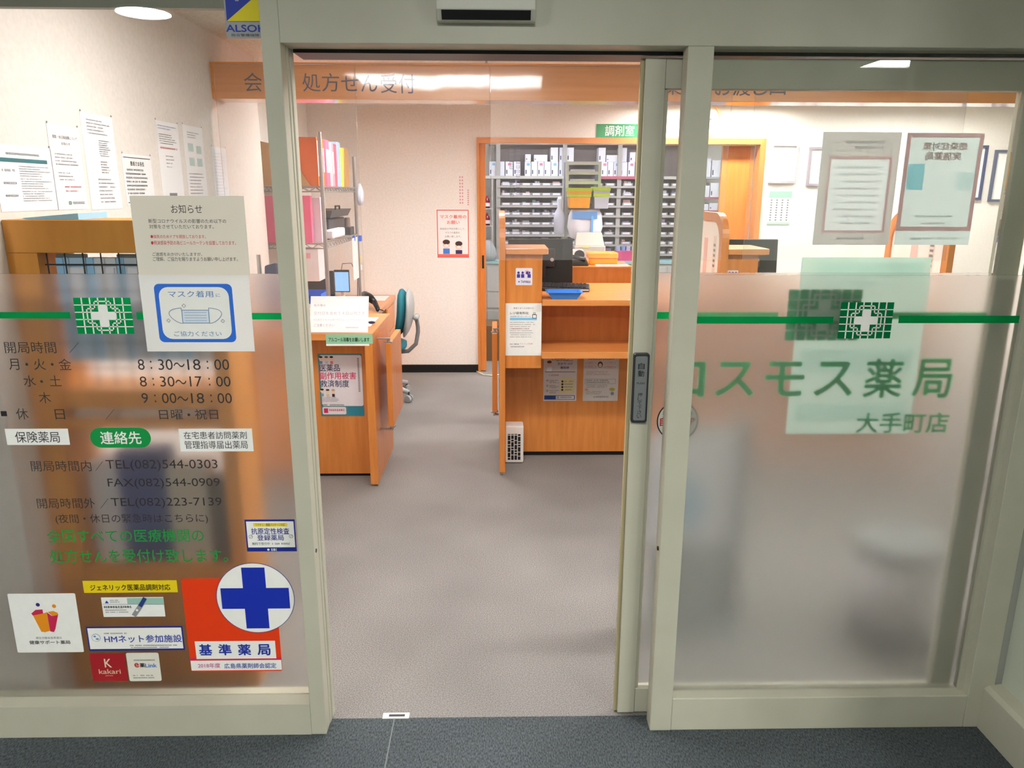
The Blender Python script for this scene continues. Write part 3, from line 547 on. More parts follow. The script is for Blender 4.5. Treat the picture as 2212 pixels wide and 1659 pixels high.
# ------------------------------------------------------------------ hanging fascia and vinyl sheets
bn = thing('fascia_board', 'long orange wooden fascia hung from the ceiling with counter names', 'sign board', (0.6, 2.17, 2.126))
MB().box(-1.455, 3.2, 2.09, 2.26, 2.126, 2.304, BANWOOD).build('board', bn, bevel=0.002)
for x in (-1.2, -0.05, 1.1, 2.2): MB().cyl((x, 2.17, 2.304), (x, 2.17, 2.45), 0.006, 0.006, CHROME, 8).build('hanger_rod', bn)
BT = C(92, 84, 96)
for t, x0, y0, x1, y1 in (('会', 527, 157, 566, 198), ('計', 572, 157, 612, 198), ('処', 653, 158, 692, 198), ('方', 695, 158, 733, 198), ('せ', 737, 162, 775, 197), ('ん', 780, 162, 815, 198), ('受', 822, 160, 857, 201), ('付', 861, 160, 897, 202),
    ('お', 1395, 165, 1430, 204), ('薬', 1435, 165, 1473, 205), ('お', 1545, 166, 1580, 206), ('渡', 1584, 166, 1622, 207), ('し', 1628, 168, 1660, 206), ('口', 1664, 170, 1698, 205)):
    s = Sheet('Y', 2.0895, 0.0008); s.tpx(t, x0, y0, x1, y1, 1, BT); s.build('board_character', bn)
def vinyl(x0, x1, y, z0, z1, seed, label, wav=1.0):
    r = random.Random(seed); n = 60; rows = 4; vs = []; fs = []
    ph = [r.uniform(0, 6) for _ in range(4)]
    for j in range(rows+1):
        z = z1+(z0-z1)*j/rows; a = (0.001+0.011*(j/rows)**1.5)*wav
        for i in range(n+1):
            x = x0+(x1-x0)*i/n
            vs.append((x, y+a*(math.sin(x*9+ph[0])*0.6+math.sin(x*23+ph[1])*0.35+math.sin(x*51+ph[2])*0.15), z))
    for j in range(rows):
        for i in range(n): fs.append((j*(n+1)+i, j*(n+1)+i+1, (j+1)*(n+1)+i+1, (j+1)*(n+1)+i))
    t = thing('vinyl_sheet', label, 'vinyl screen', (x0, y, z1), 0, 'clear vinyl screens hung from the fascia')
    MB().mesh(vs, fs, VINYL).build('sheet', t, smooth=True)
    hem = MB(); hem.tube([vs[i] for i in range(n+1)], 0.002, VINYL, 6); hem.build('top_hem', t)
    for c0 in (0, n): MB().tube([vs[j*(n+1)+c0] for j in range(rows+1)], 0.001, VINYL, 5).build('side_hem', t)
vinyl(-0.715, -0.035, 2.065, 2.10, 2.29, 4, 'short clear vinyl strip added for lamp glare on the fascia above the passage', 0.12)  # added reflecting strip, there only to carry the lamp glare across the fascia
vinyl(-1.43, -0.72, 2.065, 1.12, 2.29, 3, 'clear vinyl screen over the reception desk by the notice wall')
vinyl(-0.03, 1.22, 2.065, 1.31, 2.29, 5, 'clear vinyl screen over the counter with blue tray')
vs_ = [o for o in COL.objects if o.get('label') == 'clear vinyl screen over the counter with blue tray'][0]
s = Sheet('Y', 2.052)
for px, y0, y1 in ((1105, 312, 365), (1119, 310, 420), (1106, 380, 425)):
    q = s.R(px-4, y0, px+4, y1); n_ = int((q[3]-q[1])/.022)
    for i in range(n_): v = q[1]+.022*i; s.frame((q[0], v, q[2], v+.015), .0022, 1, GREYINK); s.rect((q[0]+.004, v+.006, q[2]-.004, v+.008), 1, GREYINK)
s.build('printed_marking', vs_)
vinyl(1.34, 2.45, 2.065, 1.31, 2.29, 8, 'clear vinyl screen over the counter behind the sliding door')

# ------------------------------------------------------------------ reception desk on the left
rc = thing('reception_desk', 'orange wooden reception desk carrying the white prescription sign', 'counter', (-1.07, 2.4, 0))
MB().box(-1.45, -0.735, 2.235, 2.27, 0.02, 0.865, WOOD).build('front_panel', rc)
MB().box(-1.45, -0.735, 2.25, 2.27, 0.0, 0.02, BLACK).build('plinth', rc)
MB().box(-1.45, -0.6885, 2.075, 2.79, 0.865, 0.905, WOODH).build('countertop', rc, bevel=0.003)
MB().box(-0.735, -0.69, 2.075, 2.75, 0.012, 0.8649, WOOD).build('side_panel', rc, bevel=0.003)
MB().box(-0.73, -0.695, 2.1, 2.72, 0.0, 0.012, C(200, 190, 175)).build('foot_strip', rc)
s = Sheet('Y', 2.0745); q = s.R(704, 722, 805, 744); s.slab((q[0], q[1]+.004, q[2], q[3]), 2, C(142, 196, 160)); s.rect((q[0], q[1]-.008, q[2]-.02, q[1]+.003), 1, WHITE)
s.tpx('アルコール消毒をお願いします', 710, 729, 798, 738, 3, C(16, 50, 36), 0.02); done(s, 'label_strip', 'green paper strip about hand alcohol on the reception desk edge', 'label')
s = Sheet('Y', 2.2345); q = s.R(690, 764, 784, 899); s.slab(q, 1, C(70, 128, 132)); s.rrect(s.R(693, 767, 783, 877), .012, 2, C(224, 220, 226)); q2 = s.R(697, 879, 748, 895); s.rrect(q2, .008, 2, C(226, 218, 222))
s.rect(s.R(752, 878, 787, 897), 2, C(36, 128, 150)); NV = C(50, 46, 92); MR = C(206, 36, 92)
s.tpx('医薬品', 691, 787, 734, 802, 3, NV, 0.01); s.tpx('副作用被害', 691, 804, 769, 819, 3, MR, 0.01); s.tpx('救済制度', 692, 821, 754, 836, 3, NV, 0.01)
s.rect(s.R(700, 882, 709, 892), 3, MR); q = s.R(711, 883, 746, 888); s.small(q[0], q[1], q[2], q[3]-q[1], 3, MR, 2); q = s.R(694, 857, 740, 868); s.para(q[0], q[1], q[2], q[3], 4, 3, GREYINK, 8); q = s.R(696, 873, 745, 876); s.small(q[0], q[1], q[2], q[3]-q[1], 3, INK, 3)
q = s.R(773, 772, 777, 846)
for i in range(22): s.rect((q[0], q[1]+(q[3]-q[1])*i/22, q[2], q[1]+(q[3]-q[1])*(i+.6)/22), 3, GREYINK)
for px, py, hc, bc in ((693, 774, BLACK, C(90, 140, 170)), (705, 774, C(90, 80, 70), C(200, 200, 205)), (716, 774, BLACK, C(220, 130, 150)), (696, 844, BLACK, C(110, 160, 180)), (708, 845, C(60, 50, 40), C(210, 200, 180)), (720, 845, C(190, 160, 140), C(60, 40, 36))):
    u, v = s.P(px, py); s.rect((u-.008, v-.034, u+.008, v-.016), 3, bc); s.ell(u, v, .011, .013, 4, C(240, 205, 175)); s.ell(u, v+.008, .0105, .006, 5, hc)
done(s, 'poster', 'drug relief scheme poster with teal border on the reception desk front', 'poster')
# prescription sign leaning on the desk
ax, bx = atY(672, 680, 2.16), atY(797, 680, 2.16)
sg = thing('desk_sign', 'big white prescription deadline sign standing on the reception desk', 'sign', ((ax.x+bx.x)/2, 2.15, 0.905))
zt = atY(735, 640, 2.18).z; x0, x1 = ax.x, bx.x
MB().prism([(x0, 2.10, 0.907), (x1, 2.10, 0.907), (x1, 2.103, 0.907), (x0, 2.103, 0.907)], [(x0, 2.18, zt), (x1, 2.18, zt), (x1, 2.183, zt), (x0, 2.183, zt)], C(244, 243, 244, 0.3)).build('sign_board', sg)
MB().prism([(x0+.05, 2.183, zt), (x1-.05, 2.183, zt), (x1-.05, 2.185, zt-.002), (x0+.05, 2.185, zt-.002)], [(x0+.05, 2.25, .906), (x1-.05, 2.25, .906), (x1-.05, 2.252, .906), (x0+.05, 2.252, .906)], LAMINATE).build('back_stand', sg)
def tilt(u, v, n): k = (v-0.907)/(zt-0.907); return Vector((u, 2.10+0.08*k-0.0008*n, v))
h = zt-0.907; Z = lambda f: 0.907+h*f; X = lambda f: x0+(x1-x0)*f; PV = C(176, 168, 180)
def sgn(t, q, c): s = Sheet('Y', 2.10); s.w = tilt; s.text(t, q, 1, c); s.build('text_line', sg)
sgn('処方箋は', (X(.06), Z(.72), X(.26), Z(.78)), PV); sgn('交付日を含めて４日以内です', (X(.06), Z(.48), X(.94), Z(.58)), C(190, 184, 192)); sgn('4日過ぎたものは受け付けることができません', (X(.06), Z(.32), X(.94), Z(.38)), C(206, 196, 208)); sgn('ご注意ください', (X(.07), Z(.16), X(.42), Z(.24)), PV)
s = Sheet('Y', 2.10); s.w = tilt; s.small(X(.6), Z(.12), X(.85), .006, 1, PV, 3); s.build('text_line', sg)
a, b = atZ(765, 706, .906), atZ(826, 678, .906)
MB().mesh([(-0.86, 2.3, .9055), (-0.745, 2.3, .9055), (-0.72, 2.62, .9055), (-0.87, 2.62, .9055), (-0.86, 2.3, .9065), (-0.745, 2.3, .9065), (-0.72, 2.62, .9065), (-0.87, 2.62, .9065)], [(0,3,2,1),(4,5,6,7),(0,1,5,4),(1,2,6,5),(2,3,7,6),(3,0,4,7)], PAPER)
tag(MB().box(-0.93, -0.735, 2.30, 2.62, .9055, .907, PAPER).build('paper_sheet'), 'white paper lying on the reception desk behind the sign', 'paper')
p = atZ(803, 699, 0.907); tag(MB().ball((p.x, p.y, 0.915), .022, .016, .008, C(24, 26, 60, 0.3)).build('stamp_pad'), 'small dark blue rounded stamp on the reception desk', 'stamp')
# swing gates
def gate(x, y0, y1, z0, z1, label, px_):
    t = thing('swing_gate', label, 'gate', (x, y0, z0), 0, 'low wooden swing gates')
    MB().box(x-.016, x+.016, y0, y1, z0, z1, WOOD).build('gate_panel', t, bevel=0.003)
    for zz, s_ in ((z1, 1), (z0, -1)):
        h = MB(); h.cyl((x, y0+.03, zz), (x, y0+.03, zz+.02*s_), .010, .008, CHROME, 10); h.box(x-.022, x+.022, y0+.01, y0+.05, zz+.0005*s_, zz+.006*s_, CHROME)
        h.box(min(px_, x-.01), max(px_, x+.01), y0+.015, y0+.045, zz+.02*s_, zz+.026*s_, CHROME); h.build('hinge', t)
gate(-0.622, 2.20, 2.66, 0.325, 0.825, 'low swing gate folded against the reception desk side', -0.6885)
gate(-0.012, 2.46, 2.90, 0.335, 0.835, 'low swing gate folded against the tall wooden partition of the payment counter', 0.012)

# ------------------------------------------------------------------ work desk, chair and wire shelving behind the reception
dk = thing('work_desk', 'orange work desk along the side wall with tablet and scanner', 'desk', (-1.25, 4.0, 0))
MB().box(-1.655, -0.935, 2.93, 4.93, 0.705, 0.74, WOODH).build('desktop', dk, bevel=0.003)
MB().box(-1.6, -0.95, 4.42, 4.92, 0.0, 0.704, WOOD).build('drawer_pedestal', dk, bevel=0.002)
MB().box(-1.6, -0.96, 2.95, 2.985, 0.0, 0.704, WOOD).build('side_panel', dk)
for i in range(3): MB().box(-0.9498, -0.945, 4.44, 4.90, 0.06+0.21*i, 0.255+0.21*i, WOOD).build('drawer', dk, bevel=0.001)
# office chair (faces the desk)
ch = thing('office_chair', 'teal and grey office chair on castors pulled back from the work desk', 'office chair', (-0.975, 4.02, 0), 0.0)
TEAL = C(20, 108, 122, 0.8); LG = C(160, 164, 164, 0.5)
def pad(cx, cy, cz, w, d, h, n=20, tilt=0):   # rounded upholstered slab in the chair's own axes
    rings = []
    for k in range(9):
        f = -1+2*k/8; q = max(0.03, (1-abs(f)**2.6))**0.4
        rings.append([Vector((cx+d/2*f, cy+w/2*q*math.cos(2*math.pi*j/n), cz+h/2*q*math.sin(2*math.pi*j/n))) for j in range(n)])
    return rings
def slabpad(c, sx, sy, sz, n=28, m=7, e=3.0):
    """superellipsoid cushion"""
    rings = []
    for k in range(m+1):
        t = -math.pi/2+math.pi*k/m; cz, sz_ = math.cos(t), math.sin(t)
        g = lambda v, p: math.copysign(abs(v)**p, v)
        q = max(abs(cz)**(2/e), .02)
        rings.append([Vector(c)+Vector((sx*q*g(math.cos(2*math.pi*j/n), 2/e), sy*q*g(math.sin(2*math.pi*j/n), 2/e), sz*g(sz_, 2/e))) for j in range(n)])
    return rings
b = MB().loft(slabpad((0, 0, 0.45), .24, .23, .045), TEAL); b.build('seat', ch, local=True, smooth=True)
def back(x, th, mat, nm):
    rings = []
    for k in range(11):
        f = -1+2*k/10; z = 0.715+0.19*f; q = max(.04, 1-abs(f)**2.6)**.38; xo = x+0.045*(1-f*f)*0.6+0.02*f
        rings.append([Vector((xo+th*q*math.cos(2*math.pi*j/20), .205*q*math.sin(2*math.pi*j/20), z)) for j in range(20)])
    MB().loft(rings, mat).build(nm, ch, local=True, smooth=True)
back(0.19, .046, TEAL, 'backrest'); back(0.245, .030, LG, 'backrest_shell')
MB().tube([(0.02, 0, .40), (.15, 0, .39), (.25, 0, .40), (.315, 0, .46), (.335, 0, .56), (.335, 0, .60), (.325, 0, .67), (.29, 0, .685)], .017, C(120, 120, 122, .4), 10).build('back_support', ch, local=True, smooth=True)
MB().cyl((.325, -.05, .68), (.325, .05, .68), .022, .022, LG, 12).build('support_knob', ch, local=True, smooth=True)
MB().cyl((0, 0, .12), (0, 0, .41), .03, .024, DARK, 14).build('gas_column', ch, local=True)
bs = MB().cyl((0, 0, .085), (0, 0, .14), .055, .04, LG, 16); bs.build('base_hub', ch, local=True)
for i in range(5):
    a = math.radians(-27+72*i); e = Vector((math.cos(a), math.sin(a), 0))
    MB().tube([e*.04+Vector((0, 0, .125)), e*.16+Vector((0, 0, .115)), e*.29+Vector((0, 0, .085))], [.03, .026, .018], LG, 10).build('base_leg', ch, local=True, smooth=True)
    w_ = MB(); pz = e*.29; t_ = Vector((-e.y, e.x, 0))
    for sg_ in (-1, 1): w_.cyl(pz+t_*.008*sg_+Vector((0, 0, .032)), pz+t_*.026*sg_+Vector((0, 0, .032)), .032, .028, LG, 16)
    w_.cyl(pz+Vector((0, 0, .032)), pz+Vector((0, 0, .09)), .008, .008, DARK, 8); w_.build('castor', ch, local=True)
# wire shelving
XA, XB, YA, YB = -1.56, -1.115, 2.96, 4.12
sh = thing('wire_shelf', 'chrome wire shelving unit with folders standing on the work desk', 'shelving unit', ((XA+XB)/2, (YA+YB)/2, 0.74))
for x in (XA, XB):
    for y in (YA, YB): MB().cyl((x, y, .741), (x, y, 2.03 if y == YA else 1.93), .0135, .0135, STEEL, 12).build('post', sh)
def wshelf(z):
    m = MB()
    for x in (XA, XB):
        for zz in (z, z-.03): m.tube([(x, YA, zz), (x, YB, zz)], .004, STEEL, 6)
        n = 26
        m.tube([(x, YA+(YB-YA)*i/n, z if i % 2 else z-.03) for i in range(n+1)], .0028, STEEL, 5)
    for y in (YA, YB):
        for zz in (z, z-.03): m.tube([(XA, y, zz), (XB, y, zz)], .004, STEEL, 6)
        m.tube([(XA+(XB-XA)*i/10, y, z if i % 2 else z-.03) for i in range(11)], .0028, STEEL, 5)
    for i in range(1, 18): m.tube([(XA+(XB-XA)*i/18, YA, z), (XA+(XB-XA)*i/18, YB, z)], .002, STEEL, 5)
    m.build('wire_tier', sh)
Z1, Z2 = atX(720, 403, XB).z, atX(716, 521, XB).z
ZT = [1.695, 1.335]
for z in ZT: wshelf(z)
z0 = ZT[0]+.005
def upright(y0, y1, h, col, name, label, cat, grp, lean=0.0, depth=.22, label_col=None, z=None, x1=None):
    z = z0 if z is None else z; x1 = (XB-.02) if x1 is None else x1
    t = thing(name, label, cat, (x1, (y0+y1)/2, z), 0, grp)
    MB().prism([(x1-depth, y0, z), (x1, y0, z), (x1, y1, z), (x1-depth, y1, z)], [(x1-depth, y0+lean, z+h), (x1, y0+lean, z+h), (x1, y1+lean, z+h), (x1-depth, y1+lean, z+h)], col).build('cover', t, bevel=.002)
    if label_col: 
        e = (y1-y0)*.14; MB().prism([(x1, y0+e+lean*.3, z+h*.3), (x1+.0012, y0+e+lean*.3, z+h*.3), (x1+.0012, y1-e+lean*.3, z+h*.3), (x1, y1-e+lean*.3, z+h*.3)], [(x1, y0+e+lean*.8, z+h*.8), (x1+.0012, y0+e+lean*.8, z+h*.8), (x1+.0012, y1-e+lean*.8, z+h*.8), (x1, y1-e+lean*.8, z+h*.8)], label_col).build('spine_label', t)
    return t
GF = 'files on the top wire tier'
OF = C(228, 112, 40); PK = C(232, 96, 122); LP = C(236, 140, 152); LB = C(160, 190, 238); YL = C(232, 214, 74); KR = C(196, 152, 96)
# magazine file at the end, slanted side towards the doorway
mf = thing('magazine_file', 'orange magazine file with slanted side at the end of the top tier', 'file', (-1.22, 2.985, z0), 0, GF)
MB().prism([(-1.43, 2.975, z0), (-1.14, 2.975, z0), (-1.14, 2.975, z0+.3), (-1.30, 2.975, z0+.3), (-1.43, 2.975, z0+.18)], [(-1.43, 3.0, z0), (-1.14, 3.0, z0), (-1.14, 3.0, z0+.3), (-1.30, 3.0, z0+.3), (-1.43, 3.0, z0+.18)], OF).build('file_body', mf)
MB().box(-1.139, -1.1375, 2.98, 2.996, z0+.06, z0+.28, C(246, 226, 214)).build('spine_label', mf)
cb = thing('cardboard_file', 'brown cardboard file box leaning before the orange magazine file', 'file', (-1.35, 2.97, z0), 0, GF)
MB().prism([(-1.52, 2.962, z0), (-1.19, 2.962, z0), (-1.34, 2.962, z0+.24), (-1.52, 2.962, z0+.28)], [(-1.52, 2.973, z0), (-1.19, 2.973, z0), (-1.34, 2.973, z0+.24), (-1.52, 2.973, z0+.28)], KR).build('file_body', cb)
WL = C(246, 236, 232)
YS = [3.005, 3.04]; upright(3.004, 3.032, .3, OF, 'file_binder', 'first orange binder with white spine beside the magazine file', 'file', GF, label_col=WL)
upright(3.035, 3.062, .3, C(220, 70, 60), 'file_binder', 'slim red binder next to the near shelf post', 'file', GF)
upright(3.12, 3.15, .3, OF, 'file_binder', 'slim orange binder just past the near shelf post', 'file', GF, label_col=WL)
upright(3.155, 3.20, .3, C(226, 70, 100), 'file_binder', 'deep pink binder between orange and label-fronted pink ones', 'file', GF)
upright(3.205, 3.32, .3, PK, 'file_binder', 'wide pink binder with big white spine label', 'file', GF, label_col=WHITE)
upright(3.325, 3.40, .29, C(214, 176, 180), 'file_binder', 'pale greyish pink binder in the middle of the top tier', 'file', GF)
upright(3.405, 3.47, .29, LP, 'file_binder', 'light pink binder beside the dusky rose one', 'file', GF, label_col=C(240, 206, 208))
upright(3.475, 3.55, .29, C(190, 84, 104), 'file_binder', 'dusky rose binder leaning before the blue file', 'file', GF, .015)
upright(3.57, 3.68, .31, LB, 'file_binder', 'light blue file between pink binders and yellow folder', 'file', GF, .02)
upright(3.72, 3.78, .28, YL, 'file_binder', 'thin yellow folder leaning toward the brown box', 'file', GF, .07)
upright(3.88, 4.01, .28, KR, 'file_binder', 'brown cardboard file at the far end of the top tier', 'file', GF)
z2 = ZT[1]+.005
GM = 'things on the middle wire tier'
upright(2.97, 3.02, .30, C(232, 100, 140), 'file_binder', 'big pink binder standing on the middle tier, flat side showing', 'file', GM, z=z2, depth=.42, x1=-1.20)
upright(3.03, 3.055, .29, C(222, 222, 232), 'document_folder', 'white folder behind the big pink binder', 'file', GM, z=z2, depth=.3, x1=-1.15)
upright(3.06, 3.085, .28, C(200, 202, 220), 'document_folder', 'pale lilac folder behind the white one on the middle tier', 'file', GM, z=z2, depth=.3, x1=-1.14)
eq = thing('label_printer', 'black office machine with paper sheet on the middle tier', 'printer', (-1.3, 3.6, z2))
MB().box(-1.5, -1.16, 3.30, 3.86, z2, z2+.14, DARK).build('machine_body', eq, bevel=.01)
MB().prism([(-1.5, 3.26, z2+.15), (-1.14, 3.26, z2+.15), (-1.14, 3.90, z2+.15), (-1.5, 3.90, z2+.15)], [(-1.48, 3.24, z2+.20), (-1.12, 3.24, z2+.20), (-1.12, 3.94, z2+.20), (-1.48, 3.94, z2+.20)], C(60, 62, 66)).build('machine_lid', eq)
MB().tube([(-1.15, 3.5, z2+.20), (-1.15, 3.5, z2+.225), (-1.15, 3.64, z2+.225), (-1.15, 3.64, z2+.20)], .006, BLACK, 6).build('lid_handle', eq)
MB().box(-1.159, -1.10, 3.16, 3.56, z2+.015, z2+.075, C(236, 234, 240)).build('paper_tray', eq, bevel=.012)
fx = thing('small_device', 'small dark device with bottle shapes at the far end of the middle tier', 'device', (-1.2, 3.98, z2), 0, GM)
MB().box(-1.3, -1.13, 3.92, 4.08, z2, z2+.06, DARK).build('device_body', fx, bevel=.006); MB().cyl((-1.16, 3.97, z2+.06), (-1.16, 3.97, z2+.13), .022, .02, C(120, 100, 90), 12).build('bottle', fx); MB().cyl((-1.2, 4.04, z2+.06), (-1.2, 4.04, z2+.12), .02, .02, C(90, 86, 90), 12).build('bottle', fx)
# hanging paper strip and hooks
hs = thing('paper_strip', 'long white paper strip clipped to the far shelf post', 'paper', (XB, 3.94, 1.30))
yy0, yy1 = atX(753, 540, XB+.012).y, atX(768, 540, XB+.012).y
MB().box(XB+.0145, XB+.016, 3.80, 4.03, 1.0, 1.32, PAPER).build('strip', hs)
MB().box(XB+.004, XB+.018, 3.9, 3.93, 1.295, 1.335, C(40, 90, 210)).build('clip', hs)
tag(MB().box(XB+.004, XB+.03, YB-.01, YB+.03, 1.28, 1.325, C(50, 100, 220)).build('blue_clip'), 'blue clip on the far shelf post above the yellow tag', 'clip')
tag(MB().box(XB+.0138, XB+.02, YB-.01, YB+.03, 1.12, 1.16, C(236, 214, 130)).build('yellow_tag'), 'small yellow tag on the far shelf post', 'tag')
tag(MB().box(XB+.0138, XB+.02, YB-.01, YB+.025, 1.05, 1.09, WHITE).build('white_tag'), 'small white tag below the yellow one on the shelf post', 'tag')
bgv = MB().loft([[Vector((XB+.03+.03*q*math.cos(t), YB+.03+.04*q*math.sin(t), z)) for t in [2*math.pi*j/10 for j in range(10)]] for z, q in ((1.56, .5), (1.6, 1), (1.66, 1.1), (1.70, .7), (1.73, .2))], C(206, 212, 226))
tag(bgv.build('rag', smooth=True), 'pale blue rag hooked on the far end of the top tier', 'cloth')
# on the desk
tb = thing('tablet', 'tablet with bright blue screen on a white stand', 'tablet', (-1.18, 4.2, .74), math.radians(0))
p0, p1 = atY(722, 608, 4.25), atY(755, 608, 4.25); zt_, zb_ = atY(738, 583, 4.25).z, atY(738, 631, 4.25).z
MB().box(p0.x, p1.x, 4.25, 4.262, zb_, zt_, BLACK).build('tablet_body', tb, bevel=.004)
MB().box(p0.x+.006, p1.x-.006, 4.2485, 4.2499, zb_+.008, zt_-.018, emit('tablet_screen_blue', (0.36, 0.64, 1.0), 0.55)).build('screen', tb)
MB().cyl(((p0.x+p1.x)/2, 4.30, .7405), ((p0.x+p1.x)/2, 4.30, .76), .07, .06, WHITE, 20).build('stand_foot', tb)
MB().tube([((p0.x+p1.x)/2, 4.30, .76), ((p0.x+p1.x)/2, 4.29, .80), ((p0.x+p1.x)/2, 4.262, max(zb_, .8)+.03)], .014, WHITE, 8).build('stand_arm', tb)
ct = MB(); ct.tube([((p0.x+p1.x)/2, 4.256, zt_), ((p0.x+p1.x)/2+.01, 4.256, zt_+.05), (p1.x+.02, 4.26, zt_+.055), (p1.x+.06, 4.3, zt_-.05), (p1.x+.05, 4.32, zb_), (p1.x+.04, 4.35, .746)], .003, BLACK, 6); ct.build('cable', tb)
sc = thing('barcode_scanner', 'black hand-held barcode scanner resting on the work desk', 'scanner', (-1.05, 4.0, .74))
c0 = atZ(790, 640, .78)
k = Vector((-1.0, 4.02, .745))
MB().tube([k+Vector((-.14, .30, .02)), k+Vector((-.10, .24, .075)), k+Vector((-.04, .10, .08)), k+Vector((.02, -.02, .06))], [.03, .042, .036, .022], BLACK, 12).build('scanner_head', sc, smooth=True)
MB().tube([k+Vector((.02, -.02, .06)), k+Vector((.055, -.10, .02)), k+Vector((.06, -.14, .012))], [.022, .018, .012], BLACK, 10).build('scanner_grip', sc, smooth=True)
MB().tube([k+Vector((.05, -.10, .02)), k+Vector((.10, -.10, .004)), k+Vector((.12, -.22, .0)), k+Vector((.04, -.30, -.001)), k+Vector((-.05, -.28, 0))], .004, BLACK, 6).build('cable', sc, smooth=True)
tag(MB().box(-1.15, -0.98, 4.55, 4.86, .7405, .742, PAPER).build('paper_sheet'), 'white papers at the back end of the work desk', 'paper')
pr = thing('desktop_printer', 'white desktop printer on the work desk below the wire tiers', 'printer', (-1.35, 3.2, .74))
MB().box(-1.52, -1.14, 3.03, 3.42, .741, .90, C(226, 222, 224)).build('printer_body', pr, bevel=.012); MB().box(-1.48, -1.18, 3.06, 3.38, .90, .925, C(238, 234, 236)).build('printer_lid', pr, bevel=.006)
bt = thing('blue_tray', 'bright blue tray on the white printer under the wire tiers', 'tray', (-1.30, 3.2, .926))
m = MB(); m.box(-1.42, -1.19, 3.07, 3.33, .926, .93, C(30, 110, 226)); 
for a in ((-1.42, -1.415, 3.07, 3.33), (-1.195, -1.19, 3.07, 3.33), (-1.415, -1.195, 3.07, 3.075), (-1.415, -1.195, 3.325, 3.33)): m.box(*a, .93, .99, C(30, 110, 226))
m.build('tray_body', bt)
mo = thing('desk_monitor', 'dark monitor partly hidden by the door post under the wire tiers', 'monitor', (-1.33, 3.75, .74))
MB().box(-1.52, -1.24, 3.74, 3.77, .80, 1.08, BLACK).build('screen', mo, bevel=.006); MB().cyl((-1.38, 3.77, .7405), (-1.38, 3.77, .80), .05, .02, DARK, 16).build('stand', mo)
wb = thing('white_carton', 'white carton with pink label hanging below the middle tier', 'box', (-1.3, 3.0, 1.08), 0)
MB().box(-1.44, -1.17, 2.975, 3.14, 1.09, 1.304, C(226, 218, 220)).build('carton_body', wb, bevel=.002); MB().box(-1.38, -1.22, 2.9738, 2.9749, 1.24, 1.275, C(226, 160, 172)).build('carton_label', wb)
def pbox(px0, py0, px1, py1, y): a = atY(px0, (py0+py1)/2, y); b = atY(px1, (py0+py1)/2, y); return a.x, b.x, atY((px0+px1)/2, py1, y).z, atY((px0+px1)/2, py0, y).z
# ------------------------------------------------------------------ payment counter on the right
pc_ = thing('payment_counter', 'long orange wooden payment counter with open front shelf', 'counter', (1.3, 2.4, 0))
MB().box(0.05, 2.57, 2.59, 2.63, 0.03, 1.03, WOOD).build('front_panel', pc_)
MB().box(0.05, 2.57, 2.605, 2.63, 0.0, 0.03, BLACK).build('plinth', pc_)
MB().box(0.262, 2.57, 2.235, 3.06, 1.035, 1.07, WOODH).build('countertop', pc_, bevel=.003)
MB().box(0.262, 2.57, 2.235, 2.589, 0.725, 0.765, WOODH).build('front_shelf', pc_, bevel=.003)
MB().box(0.0515, 0.2615, 2.275, 2.60, 0.66, 1.325, WOOD).build('end_cabinet', pc_, bevel=.002)
def bracket(x0, x1, label):
    m = MB(); r = .03
    pts = [(x0, 2.24), (x1-r, 2.24)]+[(x1-r+r*math.sin(t), 2.24+r-r*math.cos(t)) for t in [math.pi/2*i/6 for i in range(7)]]+[(x1, 2.60), (x0, 2.60)]
    m.prism([(x, y, 1.326) for x, y in pts], [(x, y, 1.358) for x, y in pts], WOODH); return m
bracket(0.0515, 0.295, '').build('top_shelf', pc_, bevel=.003)
MB().box(1.313, 1.50, 2.275, 2.60, 1.071, 1.325, WOOD).build('end_cabinet', pc_, bevel=.002)
bracket(1.313, 1.555, '').build('top_shelf', pc_, bevel=.003)
def partition(x0, x1, zb, insert):
    """round-shouldered wooden panel standing across the counter"""
    y0, y1, zt = 2.235, 2.95, 1.555
    def arch(ya, yb, za, zc, r):
        o = [(ya, za), (yb, za)]
        o += [(yb-r+r*math.cos(t), zc-r+r*math.sin(t)) for t in [math.pi/2*i/10 for i in range(11)]]
        o += [(ya+r+r*math.cos(t), zc-r+r*math.sin(t)) for t in [math.pi/2+math.pi/2*i/10 for i in range(11)]]
        return o
    m = MB(); out = arch(y0, y1, zb, zt, .16)
    if not insert:
        m.prism([(x0, y, z) for y, z in out], [(x1, y, z) for y, z in out], WOOD)
    else:
        i_ = arch(y0+.06, y1-.06, zb+.05, zt-.05, .13); n = len(out)
        for x in (x0, x1): m.mesh([(x, y, z) for y, z in out]+[(x, y, z) for y, z in i_], [(k, (k+1) % n, n+(k+1) % n, n+k) for k in range(n)], WOOD)
        for o in (out, i_): m.mesh([(x0, y, z) for y, z in o]+[(x1, y, z) for y, z in o], [(k, (k+1) % n, n+(k+1) % n, n+k) for k in range(n)], WOOD)
    m.build('partition_panel', pc_, bevel=.003)
    if insert:
        a = arch(y0+.06, y1-.06, zb+.05, zt-.05, .13); xm = (x0+x1)/2
        MB().prism([(xm-.006, y, z) for y, z in a], [(xm+.006, y, z) for y, z in a], C(238, 236, 234)).build('partition_insert', pc_)
        d = Sheet('X', xm-.0061); d.w = lambda u, v, n: Vector((xm-.0062-.0006*n, u, v))
        d.rect((y0+.34, zb+.06, y0+.42, 1.40), 1, C(232, 190, 186)); d.rect((y0+.16, zb+.06, y0+.22, 1.42), 1, C(228, 214, 208))
        for i in range(5): d.rect((y0+.17, 1.24+.03*i, y0+.21, 1.255+.03*i), 2, GREYINK)
        d.build('insert_print', pc_)
partition(0.015, 0.0505, 0.02, False)
MB().box(0.018, 0.048, 2.26, 2.9, 0, 0.02, C(205, 198, 186)).build('partition_foot', pc_)
